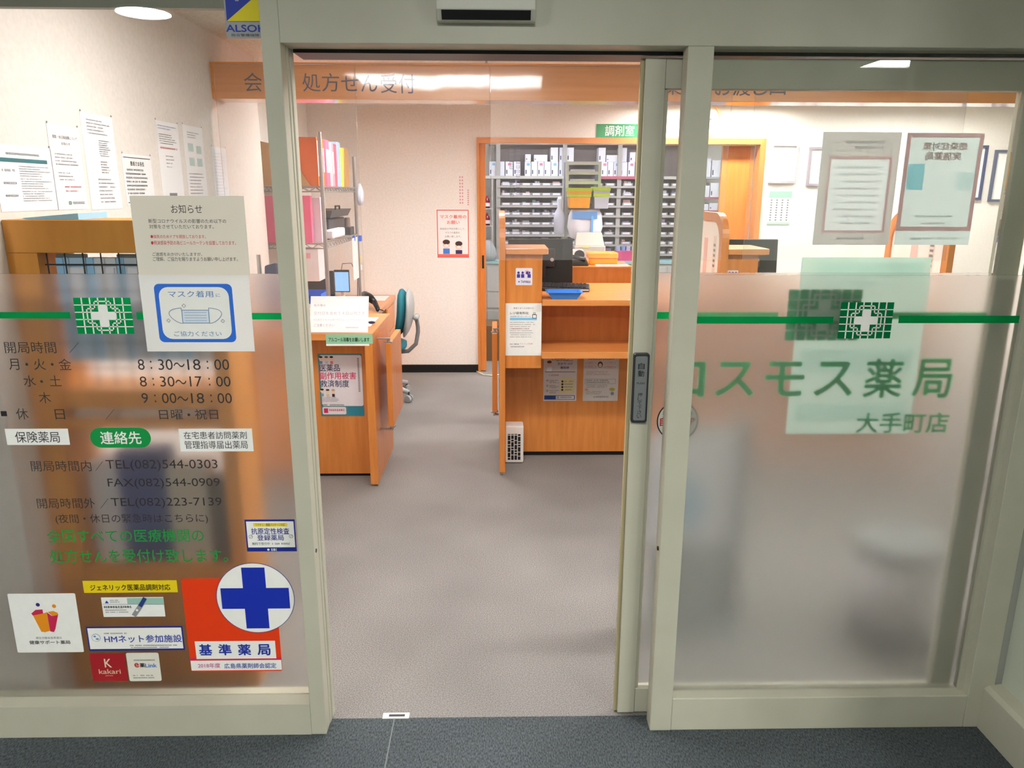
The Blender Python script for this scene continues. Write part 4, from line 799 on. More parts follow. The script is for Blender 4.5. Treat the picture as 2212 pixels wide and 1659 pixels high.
partition(1.272, 1.312, 1.071, True)
partition(2.571, 2.606, 0.02, True)
# notices on the counter
s = Sheet('Y', 2.2745); s.rslab(s.R(1114, 579, 1150, 616), .006, 1, C(224, 222, 232)); VI = C(60, 48, 150)
for px in (1120, 1129, 1143):
    u, v = s.P(px, 589); s.ell(u, v, .007, .007, 2, VI); q = s.R(px-3.5, 592, px+3.5, 600); s.rect(q, 2, VI)
u, v = s.P(1138, 588); s.ell(u, v, .012, .012, 3, C(220, 80, 90)); s.ell(u, v, .010, .010, 4, C(224, 222, 232)); s.rect(s.R(1136, 586, 1141, 592), 5, VI)
s.tpx('TAIMAKA', 1125, 606, 1146, 611, 2, VI, .02); u, v = s.P(1121, 608.5); s.ell(u, v, .004, .004, 2, VI)
done(s, 'etiquette_sticker', 'white sticker with three violet figures on the counter end cabinet', 'sticker')
s = Sheet('Y', 2.2745); q = s.R(1092, 655, 1170, 768); q = (q[0], max(q[1], .70), min(q[2], .261), q[3]); s.slab(q, 2, LAMINATE); w, h = q[2]-q[0], q[3]-q[1]; X = lambda f: q[0]+w*f; Y = lambda f: q[1]+h*f; SB = C(120, 190, 232)
s.text('患者さまへのお知らせ', (X(.22), Y(.89), X(.78), Y(.925)), 3, GREYINK); s.text('レジ袋有料化', (X(.13), Y(.79), X(.64), Y(.84)), 3, C(70, 84, 104), .01); s.text('2020年7月1日スタート', (X(.13), Y(.735), X(.7), Y(.765)), 3, C(90, 150, 190), .01); s.rect((X(.12), Y(.68), X(.87), Y(.725)), 3, SB)
s.frame((X(.74), Y(.715), X(.86), Y(.79)), .003, 4, INK); s.frame((X(.77), Y(.79), X(.83), Y(.825)), .002, 4, INK)
s.para(X(.12), Y(.34), X(.9), Y(.66), 8, 3, GREYINK, 5, .35); s.text('レジ袋を有料といたします', (X(.12), Y(.5), X(.66), Y(.53)), 4, C(214, 120, 120)); s.text('マイバッグ持参', (X(.4), Y(.21), X(.76), Y(.245)), 3, C(190, 130, 130)); s.small(X(.12), Y(.21), X(.38), .008, 3, GREYINK, 4); s.small(X(.12), Y(.16), X(.55), .008, 3, GREYINK, 7)
done(s, 'notice_sheet', 'laminated shopping bag charge notice on the counter end cabinet', 'notice')
s = Sheet('Y', 2.5895); q = s.R(1174, 765, 1246, 866); s.slab(q, 1, C(206, 200, 200)); w, h = q[2]-q[0], q[3]-q[1]
s.rrect((X(.24), Y(.87), X(.74), Y(.95)), .008, 2, INK); s.rrect((X(.25), Y(.875), X(.73), Y(.945)), .008, 3, C(206, 200, 200)); s.small(X(.33), Y(.89), X(.66), .012, 4, INK, 4)
s.text('かかりつけ', (X(.42), Y(.77), X(.86), Y(.825)), 2, C(70, 70, 110), .02); s.text('薬剤師', (X(.5), Y(.69), X(.76), Y(.74)), 2, C(60, 80, 130), .02); s.small(X(.38), Y(.85), X(.9), .006, 2, INK, 9); s.rect((X(.04), Y(.62), X(.95), Y(.63)), 2, INK)
u, v = X(.17), Y(.80); s.ell(u, v, .014, .018, 2, C(226, 180, 156)); s.ell(u, v+.011, .0145, .009, 3, C(70, 50, 44)); s.rect((u-.016, v-.05, u+.016, v-.02), 2, C(226, 232, 238))
s.rrect((X(.5), Y(.16), X(.93), Y(.5)), .01, 2, C(212, 202, 158))
for i in range(4): s.ell(X(.57), Y(.42-.06*i), .007, .007, 3, INK); s.small(X(.63), Y(.41-.06*i), X(.9), .008, 3, GREYINK, i)
for i in range(3): s.ell(X(.12), Y(.44-.11*i), .008, .008, 2, C(180, 160, 160)); s.para(X(.18), Y(.38-.11*i), X(.47), Y(.46-.11*i), 3, 2, INK, i)
s.small(X(.16), Y(.54), X(.5), .01, 2, C(190, 90, 80), 3); s.rect((X(.03), Y(.03), X(.95), Y(.12)), 2, C(20, 56, 130)); s.rect((X(.38), Y(.04), X(.93), Y(.11)), 3, C(206, 206, 212)); s.small(X(.52), Y(.06), X(.88), .011, 4, GREYINK, 5); s.frame((X(.41), Y(.055), X(.47), Y(.095)), .003, 4, C(60, 120, 90))
done(s, 'poster', 'family pharmacist poster with blue footer under the counter shelf', 'poster')
s = Sheet('Y', 2.5895); q = s.R(1260, 765, 1336, 866); s.slab(q, 1, C(208, 204, 202)); w, h = q[2]-q[0], q[3]-q[1]
s.small(X(.13), Y(.88), X(.9), .016, 2, C(120, 130, 120), 7)
for a, b_ in ((.2, .81), (.75, .815), (.2, .73), (.75, .72)): s.ell(X(a), Y(b_), w*.16, h*.03, 2, C(200, 120, 110)); s.ell(X(a), Y(b_), w*.15, h*.026, 3, C(208, 204, 202)); s.small(X(a-.07), Y(b_-.006), X(a+.07), .007, 4, C(200, 130, 120), 4)
s.ell(X(.47), Y(.78), .016, .02, 2, C(70, 52, 50)); s.ell(X(.47), Y(.765), .011, .013, 3, C(226, 196, 180)); s.para(X(.08), Y(.55), X(.92), Y(.65), 3, 2, C(190, 120, 110), 7)
s.frame((X(.05), Y(.37), X(.92), Y(.475)), .002, 2, C(130, 140, 160)); s.para(X(.09), Y(.385), X(.88), Y(.465), 2, 2, INK, 9); s.para(X(.08), Y(.28), X(.85), Y(.36), 3, 2, GREYINK, 11); s.para(X(.08), Y(.14), X(.7), Y(.22), 3, 2, GREYINK, 12)
s.ell(X(.1), Y(.245), .012, .006, 2, C(220, 150, 50)); s.ell(X(.83), Y(.25), .018, .011, 2, C(180, 170, 80)); s.ell(X(.84), Y(.16), .011, .011, 2, C(130, 150, 180)); s.frame((X(.3), Y(.07), X(.36), Y(.1)), .002, 2, GREYINK); s.small(X(.38), Y(.072), X(.75), .011, 2, GREYINK, 4)
done(s, 'poster', 'off-white poster with red speech bubbles under the counter shelf', 'poster')
# floor unit
a, b = atZ(1089, 1001, 0), atZ(1127, 1000, 0); zt = atY(1108, 921, 2.45).z
hu = thing('air_unit', 'small white upright unit with dark grille on the floor by the partition', 'air purifier', ((a.x+b.x)/2, 2.5, 0))
xa, xb = 0.053, 0.168; MB().box(xa, xb, 2.45, 2.56, 0.004, zt, C(236, 228, 222)).build('unit_body', hu, bevel=.008)
gr = MB(); r = random.Random(3)
for i in range(4):
    z = 0.025; cw = (xb-xa-.03)/4
    while z < zt-.055:
        hh = r.choice((.012, .022, .03)); hh = min(hh, zt-.05-z)
        if hh > .004: gr.box(xa+.016+cw*i, xa+.016+cw*(i+.75), 2.4485, 2.4499, z, z+hh, BLACK)
        z += hh+.005
gr.build('grille', hu)
# on the counter top
tr = thing('coin_tray', 'blue plastic coin tray on the payment counter edge', 'tray', (0.36, 2.32, 1.07))
u0, u1 = atY(1183, 645, 2.27).x, atY(1256, 645, 2.27).x; TB = C(52, 132, 226, .3)
def ring(x0, x1, y0, y1, z): return [Vector((x0, y0, z)), Vector((x1, y0, z)), Vector((x1, y1, z)), Vector((x0, y1, z))]
MB().loft([ring(u0+.025, u1-.025, 2.27, 2.38, 1.0705), ring(u0, u1, 2.25, 2.40, 1.108), ring(u0-.008, u1+.008, 2.242, 2.408, 1.108), ring(u0-.008, u1+.008, 2.242, 2.408, 1.111), ring(u0+.006, u1-.006, 2.256, 2.394, 1.111), ring(u0+.03, u1-.03, 2.275, 2.375, 1.076)], TB).build('tray_body', tr)
kb = thing('keyboard', 'black keyboard lying slanted on the payment counter behind the blue tray', 'keyboard', (0.385, 2.69, 1.0702), math.radians(-8))
MB().prism([(-.20, -.075, .001), (.20, -.075, .001), (.20, .075, .001), (-.20, .075, .001)], [(-.20, -.072, .02), (.20, -.072, .02), (.197, .072, .034), (-.197, .072, .034)], BLACK).build('keyboard_case', kb, local=True, bevel=.004)
km = MB()
for i in range(15):
    for j in range(5): km.box(-.185+.0245*i, -.185+.0245*i+.02, -.06+.025*j, -.06+.025*j+.02, .0212+.0025*j, .029+.0025*j, DARK)
km.build('keys', kb, local=True)
MB().box(.10, .197, -.0775, -.0755, .006, .016, C(190, 190, 200)).build('shiny_edge', kb, local=True)
def monitor(ax_, bx_, y, z_t, z_b, label, rz):
    w = bx_-ax_; t = thing('payment_monitor', label, 'monitor', ((ax_+bx_)/2, y, 1.0705), rz)
    zt_, zb_ = z_t-1.0705, z_b-1.0705
    MB().prism([(-w/2, -.012, zb_), (w/2, -.012, zb_), (w/2, .012, zb_), (-w/2, .012, zb_)], [(-w/2, .012, zt_), (w/2, .012, zt_), (w/2, .036, zt_), (-w/2, .036, zt_)], BLACK).build('screen_case', t, local=True, bevel=.006)
    MB().box(-.09, .09, -.03, -.0125, .12, .24, DARK).build('rear_cover', t, local=True, bevel=.01)
    MB().cyl((.07, -.034, .17), (.07, -.03, .17), .012, .012, C(170, 172, 176), 14).build('rear_emblem', t, local=True)
    MB().box(-.03, .03, -.045, -.0305, .012, .22, DARK).build('stand_neck', t, local=True); MB().cyl((0, -.035, .0005), (0, -.035, .012), .10, .095, DARK, 24).build('stand_foot', t, local=True)
    MB().tube([(.02, -.032, .13), (.03, -.045, .06), (-.03, -.05, .03), (-.09, -.03, .04)], .004, BLACK, 6).build('cable', t, local=True)
mA = pbox(1098, 516, 1238, 612, 2.93); monitor(mA[0], mA[1], 2.93, mA[3], mA[2], 'black monitor seen from behind at the counter end above the keyboard', math.radians(4))
mB = pbox(1540, 517, 1679, 612, 2.93); monitor(mB[0], mB[1], 2.93, mB[3], mB[2], 'black monitor seen from behind through the fixed pane', 0)
# second etiquette card
s = Sheet('Y', 2.2745); q = s.R(1571, 584, 1594, 606); s.rslab(q, .004, 1, C(220, 214, 220)); 
for f in (.2, .5, .8): u = q[0]+(q[2]-q[0])*f; s.ell(u, q[3]-.014, .006, .006, 2, VI); s.rect((u-.006, q[3]-.04, u+.006, q[3]-.021), 2, VI)
done(s, 'etiquette_sticker', 'white violet figure card beside the second monitor through the fixed pane', 'sticker')

# ------------------------------------------------------------------ cabinet behind the counter and its load
BX = 3.3
bc = thing('back_cabinet', 'orange wooden cabinet behind the payment counter', 'cabinet', (0.65, 3.5, 0))
MB().box(0.40, 0.955, 3.30, 3.75, 0.0, 1.15, WOOD).build('cabinet_body', bc, bevel=.002); MB().box(0.395, 0.96, 3.295, 3.755, 1.15, 1.158, WOODH).build('cabinet_top', bc)
for zz in (1.02, 1.10): MB().box(0.9552, 0.962, 3.31, 3.33, zz, zz+.02, C(150, 20, 30)).build('edge_clip', bc)
ZC = 1.1585
x0, x1, _, zt = pbox(1272, 546, 1334, 572, 3.45)
ob = thing('orange_case', 'translucent orange plastic case on the back cabinet', 'box', ((x0+x1)/2, 3.5, ZC)); OC = C(244, 150, 40, .25)
MB().box(x0, x1, 3.44, 3.62, ZC, zt-.04, OC).build('case_body', ob, bevel=.008); MB().box(x0-.004, x1+.004, 3.436, 3.624, zt-.039, zt, C(248, 160, 54, .25)).build('case_lid', ob, bevel=.008)
x0, x1, _, zt = pbox(1235, 556, 1270, 577, 3.38)
tp = thing('telephone', 'black desk telephone with glossy handset on the back cabinet', 'telephone', ((x0+x1)/2, 3.4, ZC))
MB().prism([(x0-.06, 3.33, ZC), (x1, 3.33, ZC), (x1, 3.5, ZC), (x0-.06, 3.5, ZC)], [(x0-.06, 3.34, ZC+.02), (x1, 3.34, ZC+.02), (x1, 3.49, ZC+.04), (x0-.06, 3.49, ZC+.04)], BLACK).build('phone_base', tp, bevel=.006)
MB().tube([(x0-.05, 3.40, ZC+.058), (x0-.03, 3.39, ZC+.068), (x0+.04, 3.38, ZC+.055), (x1-.02, 3.37, ZC+.042)], [.017, .015, .014, .017], C(20, 20, 24, .12), 10).build('handset', tp, smooth=True)
tag(MB().box(0.71, 0.94, 3.31, 3.42, ZC, ZC+.004, PAPER).build('paper_sheet'), 'white papers on the near edge of the back cabinet', 'paper')
x0, x1, _, zt = pbox(1237, 540, 1260, 566, 3.62)
dv = thing('tape_dispenser', 'white device with round dark disc behind the black telephone', 'device', ((x0+x1)/2, 3.64, ZC))
MB().box(x0, x1, 3.62, 3.70, ZC, zt, C(238, 236, 226)).build('device_body', dv, bevel=.006); MB().cyl(((x0+x1)/2+.01, 3.619, ZC+.055), ((x0+x1)/2+.01, 3.612, ZC+.055), .038, .038, DARK, 22).build('disc', dv)

# ------------------------------------------------------------------ dispensary beyond the opening
GCAB = C(176, 180, 178, .45)
cbn = thing('base_cabinets', 'row of grey steel drawer cabinets along the dispensary wall', 'cabinet', (1.0, 6.2, 0))
MB().box(-0.6, 2.8, 6.0, 6.7, 0.0, 0.93, GCAB).build('cabinet_body', cbn); MB().box(-0.6, 2.8, 5.985, 6.7, 0.93, 0.955, C(150, 190, 196, .35)).build('worktop', cbn)
for i in range(7):
    for z0_, z1_ in ((.06, .44), (.46, .62), (.64, .90)):
        dr = MB().box(-.58+.48*i, -.12+.48*i, 5.988, 5.9995, z0_, z1_, GCAB).build('drawer', cbn, bevel=.002)
        MB().box(-.40+.48*i, -.30+.48*i, 5.972, 5.9875, z1_-.06, z1_-.045, CHROME).build('handle', dr)
        MB().box(-.27+.48*i, -.21+.48*i, 5.9865, 5.9878, z1_-.075, z1_-.04, WHITE).build('label_holder', dr)
YR = 6.3
rk = thing('medicine_rack', 'tall grey steel medicine rack filling the dispensary wall', 'shelving unit', (1.0, 6.45, 0.955)); GRK = C(168, 166, 160, .5)
UX = [0.02, 0.73, 1.32, 2.03]
rows = [1.835-0.103*k for k in range(9)]
for x in UX: MB().box(x-.022, x+.022, YR, YR+.03, .956, 2.16, GRK).build('upright', rk)
MB().box(-.02, 2.05, YR+.25, YR+.27, .956, 2.16, C(128, 116, 114)).build('back_panel', rk)
for k, z in enumerate(rows):
    MB().box(0.02 if k else -.12, 2.03, YR-.012, YR+.25, z-(.02 if k else .03), z, C(172, 168, 162, .5) if k else C(190, 188, 182, .5)).build('rack_shelf', rk)
MB().box(1.10, 1.66, YR-.016, YR-.0125, 1.806, 1.834, C(184, 92, 112)).build('shelf_edging', rk)
MB().box(-.08, 2.04, YR+.1, YR+.38, 2.161, 2.18, GRK).build('rack_top', rk)
# cartons on the top shelf
def carton(x0, x1, z, h, label, grp, y=YR+.035, spot=None, mark=True):
    t = thing('medicine_carton', label, 'medicine box', ((x0+x1)/2, y, z), 0, grp)
    MB().box(x0, x1, y, y+.19, z, z+h, C(228, 230, 240)).build('carton', t, bevel=.0015)
    if mark:
        m = MB(); m.box(x0+.008, x0+.02, y-.0015, y-.0002, z+.02, z+h*.42, C(70, 78, 100))
        if spot: m.box((x0+x1)/2-.012, (x0+x1)/2+.02, y-.0015, y-.0002, z+h*.72, z+h*.9, spot)
        m.build('carton_print', t)
ztop = rows[0]+.0005
PKS, BLS = C(220, 130, 160), C(130, 190, 220)
GB = 'white cartons standing on the top shelf of the medicine rack'
names = ['first', 'second', 'third', 'fourth', 'fifth', 'sixth', 'seventh', 'eighth', 'ninth', 'tenth', 'eleventh', 'twelfth', 'thirteenth', 'fourteenth', 'fifteenth', 'sixteenth']
lx = [(1057, 1074), (1076, 1090), (1092, 1108), (1110, 1124), (1134, 1147), (1148, 1161), (1162, 1175), (1176, 1190), (1191, 1206), (1208, 1222), (1300, 1313), (1314, 1326), (1327, 1340), (1341, 1356), (1358, 1372), (1424, 1433)]
for i, (a, b) in enumerate(lx):
    u0, u1 = atY(a, 365, YR).x, atY(b, 365, YR).x
    carton(u0, u1, ztop, .147, 'white medicine carton, %s in the top shelf row counted from the wooden door edge' % names[i], GB, spot=(BLS, None, PKS, None)[i % 4])
zs = ztop+.1475
for a, b, h, lab in ((1135, 1147, .075, 'small white carton stacked at the start of the top row beside a rack upright'), (1154, 1183, .07, 'flat white carton lying over two upright cartons on the top shelf'), (1190, 1206, .145, 'tall white carton stacked upper row, first before the grey sorter'),
    (1209, 1222, .145, 'tall white carton stacked upper row directly above the grey sorter edge'), (1225, 1240, .145, 'tall white carton stacked upper row with pink spot over the grey sorter'), (1294, 1309, .145, 'tall white carton stacked upper row just past the grey sorter'), (1311, 1339, .07, 'flat white carton with pink mark lying on the upper row under the green sign'),
    (1340, 1355, .145, 'tall white carton stacked upper row under the green room sign'), (1362, 1374, .10, 'short white carton stacked beside the sliding door stile')):
    carton(atY(a, 340, YR).x, atY(b, 340, YR).x, zs, h, lab, 'cartons stacked on the upper row')
# cartons seen past the sliding door stile
for k, (a, b, y0_, y1_, col) in enumerate(((1437, 1450, 318, 375, WHITE), (1452, 1466, 330, 375, WHITE), (1500, 1530, 362, 375, C(212, 90, 140)))):
    pass
# trays on the lower rows: one tray per bay
GT = 'small medicine trays on the rack'
proto = None
def tray(x, z, col, label):
    t = thing('medicine_tray', label, 'medicine tray', (x, YR+.01, z), 0, GT); w = .105
    m = MB(); m.box(x-w/2, x+w/2, YR+.01, YR+.22, z, z+.008, C(190, 186, 182)); m.box(x-w/2, x+w/2, YR-.005, YR+.0095, z, z+.03, C(150, 146, 148)); m.build('tray_body', t)
    MB().box(x-w*.36, x+w*.36, YR-.0072, YR-.0055, z+.007, z+.026, C(224, 222, 230)).build('tray_label', t)
    if col:
        n = random.randint(1, 3); m = MB()
        for i in range(n):
            xx = x-w*.38+w*.76*i/n; hh = random.uniform(.018, .055); m.box(xx, xx+w*.76/n-.004, YR+.03, YR+.2, z+.0085, z+.0085+hh, random.choice(col))
        m.build('medicine_packs', t)
cols = [C(220, 222, 232), C(196, 198, 214), C(150, 190, 190), C(170, 160, 210), C(214, 180, 176), C(90, 96, 120), C(200, 205, 215), C(60, 62, 80)]
def bay(x0, x1, n): return [x0+(x1-x0)*(i+.5)/n for i in range(n)]
rown = ['second', 'third', 'fourth', 'fifth', 'sixth', 'seventh', 'eighth', 'lowest']
for k in range(1, 9):
    for bi, (bx0, bx1, n) in enumerate(((.05, .70, 6), (.76, 1.29, 4), (1.35, 2.0, 5))):
        for x in bay(bx0, bx1, n):
            tray(x, rows[k]+.0005, cols if random.random() < .75 else None, 'small grey labelled medicine tray, %s shelf down, %s' % (rown[k-1], ('bay nearest wooden door edge', 'middle bay of the rack', 'bay nearest sliding door stile')[bi]))
# cartons column beyond, side shelves with bottles at the left
sr = thing('bottle_rack', 'narrow side rack with syrup bottles beside the dispensary door edge', 'shelving unit', (-.12, 6.2, .955))
for z in (1.50, 1.32, 1.16): MB().box(-.26, -.05, 6.15, 6.42, z-.012, z, GRK).build('rack_shelf', sr)
MB().box(-.05, -.035, 6.15, 6.17, .956, 1.80, GRK).build('upright', sr); MB().box(-.275, -.26, 6.15, 6.42, .956, 1.80, GRK).build('upright', sr)
def bottle(x, y, z, label):
    t = thing('syrup_bottle', label, 'bottle', (x, y, z), 0, 'brown syrup bottles'); BR = C(120, 30, 40, .2)
    MB().loft([[Vector((x+r_*math.cos(2*math.pi*j/14), y+r_*math.sin(2*math.pi*j/14), z+h_)) for j in range(14)] for h_, r_ in ((.0005, .030), (.07, .032), (.09, .026), (.105, .012), (.115, .012))], BR).build('bottle_body', t, smooth=True)
    MB().cyl((x, y, z+.115), (x, y, z+.13), .013, .013, C(200, 60, 70), 12).build('cap', t); MB().cyl((x, y, z+.018), (x, y, z+.055), .0328, .0328, C(236, 216, 220), 14, False).build('bottle_label', t)
bottle(-.10, 6.2, 1.50, 'brown syrup bottle on the upper tier of the narrow side rack'); bottle(-.10, 6.2, 1.32, 'brown syrup bottle on the middle tier of the narrow side rack')
tag(MB().box(-.17, -.145, 6.17, 6.3, 1.5005, 1.60, WHITE).build('medicine_carton'), 'thin white carton next to the upper syrup bottle', 'medicine box'); tag(MB().box(-.17, -.145, 6.17, 6.3, 1.3205, 1.42, WHITE).build('medicine_carton'), 'thin white carton next to the middle syrup bottle', 'medicine box')
bg = MB().loft([[Vector((-.12+.11*q*math.cos(t)*(1+.12*math.sin(3*t)), 6.06+.07*q*math.sin(t), .9555+z)) for t in [2*math.pi*j/14 for j in range(14)]] for z, q in ((0, .9), (.06, 1.1), (.13, 1), (.19, .7), (.22, .3))], BAGPLASTIC)
bgt = thing('plastic_bag', 'clear bag with pink and green packets on the cabinet by the door edge', 'bag', (-.12, 6.12, .9555)); bg.build('bag', bgt, smooth=True)
MB().box(-.18, -.10, 6.03, 6.08, .957, 1.04, C(232, 130, 180)).build('packets', bgt); MB().box(-.09, -.04, 6.05, 6.10, .957, 1.09, C(140, 210, 190)).build('packets', bgt)
pbx = pbox(1332, 535, 1372, 556, 6.1)
tag(MB().box(pbx[0], pbx[1], 6.1, 6.28, .9555, .9555+.10, C(206, 60, 120)).build('pink_crate'), 'pink plastic crate on the dispensary worktop', 'crate')
cl_ = [C(150, 190, 230), C(120, 160, 220), C(190, 205, 235)]
for i in range(4): tag(MB().cyl((pbx[0]+.03+.055*i, 6.19, 1.056), (pbx[0]+.03+.055*i, 6.19, 1.10), .022, .022, cl_[i % 3], 12).build('small_bottle'), 'blue-capped small bottle in the pink crate', 'bottle', 'bottles in the pink crate')
# work table with sorter, bins, printer and bags
wt = thing('work_table', 'grey work table in the dispensary carrying the document sorter', 'table', (.95, 5.5, 0))
MB().box(.45, 1.5, 5.25, 5.8, .90, .93, C(200, 198, 190)).build('tabletop', wt)
for x in (.48, 1.47):
    for y in (5.28, 5.77): MB().box(x-.02, x+.02, y-.02, y+.02, 0, .8995, STEEL).build('leg', wt)
YT = 5.60
so = thing('document_sorter', 'grey tall document sorter rack above the coloured bins', 'sorter', (.82, YT, .93)); SG = C(158, 156, 150, .45)
x0, x1, zb, zt = pbox(1221, 349, 1297, 520, YT)
MB().box(x0, x0+.03, YT, YT+.03, .9305, zt, SG).build('upright', so); MB().box(x1-.03, x1, YT, YT+.03, .9305, zt, SG).build('upright', so); MB().box(x0, x1, YT+.2, YT+.22, 1.3, zt, C(110, 112, 122)).build('back_panel', so)
MB().box(x0+.03, x1-.03, YT, YT+.2, zt-.03, zt, SG).build('slot_board', so)
for i in range(1, 6):
    z = zt-.03-.092*i; MB().box(x0+.03, x1-.03, YT, YT+.2, z, z+.03, SG).build('slot_board', so)
    if i < 4: MB().box(x0+.06, x1-.06, YT+.02, YT+.18, z+.0305, z+.05, C(196, 198, 214)).build('stacked_papers', so)
def bin_(box, y, c1, c2, label, dep=.2):
    x0, x1, z0_, z1_ = pbox(*box, y); t = thing('hanging_bin', label, 'bin', ((x0+x1)/2, y, z0_), 0, 'coloured bins on the sorter'); h = z1_-z0_
    def rr(f, e): return [Vector((x0-e+.012*(1-f), y-dep+.02*(1-f), z0_+h*f)), Vector((x1+e-.012*(1-f), y-dep+.02*(1-f), z0_+h*f)), Vector((x1+e-.012*(1-f), y-.002, z0_+h*f)), Vector((x0-e+.012*(1-f), y-.002, z0_+h*f))]
    MB().loft([rr(0, 0), rr(.55, 0)], c1).build('bin_body', t, bevel=.006); MB().loft([rr(.555, .006), rr(.69, .006)], c2).build('bin_band', t); MB().loft([rr(.695, .004), rr(.82, .004)], c1).build('bin_wall', t); MB().loft([rr(.825, .008), rr(1, .008)], c2).build('bin_lid', t)
bin_((1224, 406, 1272, 449), YT-.01, C(232, 160, 30, .3), C(186, 206, 40, .3), 'orange and lime plastic bin hung on the document sorter')
bin_((1277, 404, 1311, 450), YT-.01, C(180, 186, 200, .3), C(176, 212, 50, .3), 'grey and lime plastic bin beside the orange one')
bgs = thing('plastic_bag', 'large clear bag with blue straps hanging under the coloured bins', 'bag', (.9, YT-.05, 1.1))
x0, x1, z0_, z1_ = pbox(1225, 452, 1300, 512, YT-.05)
MB().loft([[Vector(((x0+x1)/2+(x1-x0)/2*q*math.cos(t), YT-.09+.06*q*math.sin(t)*(1+.2*math.sin(5*t)), z)) for t in [2*math.pi*j/18 for j in range(18)]] for z, q in ((z0_-.04, .3), (z0_, .85), (z0_+.1, 1.02), (z1_-.06, .95), (z1_, .8))], C(212, 214, 224, .4)).build('bag', bgs, smooth=True)
MB().box(x0+.04, x1-.06, YT-.155, YT-.15, z1_-.09, z1_-.02, C(90, 140, 200)).build('blue_flap', bgs); MB().box(x1-.12, x1-.10, YT-.165, YT-.157, z0_, z1_-.06, C(90, 160, 230)).build('strap', bgs)
bgs2 = thing('plastic_bag', 'thin clear bag hanging on the near side of the document sorter', 'bag', (.68, YT-.02, 1.1)); x0, x1, z0_, z1_ = pbox(1196, 425, 1220, 505, YT-.02)
MB().loft([[Vector(((x0+x1)/2+(x1-x0)/2*q*math.cos(t), YT-.03+.04*q*math.sin(t), z)) for t in [2*math.pi*j/14 for j in range(14)]] for z, q in ((z0_, .9), (z0_+.15, 1), (z1_-.15, .8), (z1_-.1, .35), (z1_-.03, .5), (z1_, .25))], C(196, 206, 226, .4)).build('bag', bgs2, smooth=True)
x0, x1, z0_, z1_ = pbox(1240, 503, 1308, 542, 5.3)
pt = thing('label_machine', 'beige dispensary printer on the work table behind the telephone', 'printer', ((x0+x1)/2, 5.4, .93)); BG = C(186, 176, 164, .5)
MB().box(x0, x1, 5.28, 5.42, .9305, z0_+.05, BG).build('machine_body', pt, bevel=.01); MB().prism([(x0+.01, 5.29, z0_+.05), (x1-.01, 5.29, z0_+.05), (x1-.01, 5.42, z0_+.05), (x0+.01, 5.42, z0_+.05)], [(x0+.03, 5.36, z1_), (x1-.03, 5.36, z1_), (x1-.03, 5.42, z1_), (x0+.03, 5.42, z1_)], BG).build('machine_top', pt, bevel=.006)
MB().box(x0+.08, x0+.14, 5.275, 5.2799, z0_+.03, z0_+.045, C(220, 200, 90)).build('yellow_label', pt)
# side rack behind the mullion
s2 = thing('carton_rack', 'white steel rack full of cartons beyond the medicine rack', 'shelving unit', (2.25, 6.3, .955))
ZR = [1.83, 1.62, 1.48, 1.30, 1.14]
for z in ZR: MB().box(2.085, 2.42, 6.28, 6.6, z-.02, z, C(178, 176, 176) if z > 1.7 else C(170, 90, 110)).build('rack_shelf', s2)
for x in (2.085, 2.42): MB().box(x-.012, x+.012, 6.28, 6.31, .956, 2.1, GRK).build('upright', s2)
for k, z in enumerate(ZR):
    for i in range(3):
        hh = (.22, .15, .09, .13, .1)[k]*random.uniform(.75, 1)
        carton(2.11+.10*i, 2.20+.10*i, z+.0005, hh, 'white carton on the %s shelf of the pink-edged rack past the mullion' % ('top', 'second', 'third', 'fourth', 'lowest')[k], 'cartons on the pink-edged rack', y=6.30, mark=True)

# ------------------------------------------------------------------ signs and frames on the back wall
s = Sheet('Y', 4.949, .001); q = s.R(1288, 268, 1378, 297); s.slab((q[0], q[1], q[0]+.42, q[3]), 4, C(40, 150, 96, .4)); s.tpx('調剤室', 1307, 271, 1370, 294, 5, WHITE, .01)
done(s, 'room_sign', 'green dispensary room sign with white characters on the back wall', 'sign')
s = Sheet('Y', 4.949, .001); q = s.R(942, 452, 1015, 562); s.slab(q, 1, C(246, 240, 238)); w, h = q[2]-q[0], q[3]-q[1]; CR = C(228, 104, 92)
s.frame((X(.03), Y(.05), X(.97), Y(.99)), .008, 2, CR); s.rect((X(.03), Y(.05), X(.97), Y(.12)), 3, CR); s.text('マスク着用の', (X(.13), Y(.82), X(.9), Y(.89)), 2, CR, .01); s.text('お願い', (X(.33), Y(.71), X(.7), Y(.78)), 2, CR, .01)
s.text('感染症の予防対策として、', (X(.12), Y(.60), X(.86), Y(.64)), 2, GREYINK); s.text('マスクの着用を', (X(.27), Y(.525), X(.7), Y(.565)), 2, GREYINK); s.text('お願い致します。', (X(.26), Y(.45), X(.74), Y(.49)), 2, GREYINK)
for f, bcol, vv in ((.3, C(70, 130, 220), .32), (.67, C(50, 44, 100), .29)):
    u, v = X(f), Y(vv); s.ell(u, v, .032, .036, 3, C(242, 206, 180)); s.ell(u, v+.018, .033, .022, 4, C(70, 40, 36)); s.ell(u, v-.014, .020, .014, 5, WHITE); s.rect((u-.03, Y(.125), u+.03, v-.04), 3, bcol)
done(s, 'notice_sheet', 'red bordered mask request poster with two masked children on the back wall', 'notice')
s = Sheet('Y', 4.949, .001); q = s.R(990, 380, 1004, 445); s.slab((q[0], q[1], q[2], q[3]), 1, C(242, 232, 228))
for j, f in ((.0, .5), (.36, .3)):
    for i in range(9): s.rect((X(0) if False else q[0]+.01+.03*j*2, q[1]+.02+.028*i, q[0]+.022+.03*j*2, q[1]+.036+.028*i), 2, C(214, 170, 172))
done(s, 'paper_slip', 'narrow pinkish slip with vertical writing above the mask request poster', 'paper')
s = Sheet('Y', 4.949, .001); q = s.R(1006, 408, 1018, 447); s.slab(q, 1, C(242, 234, 230))
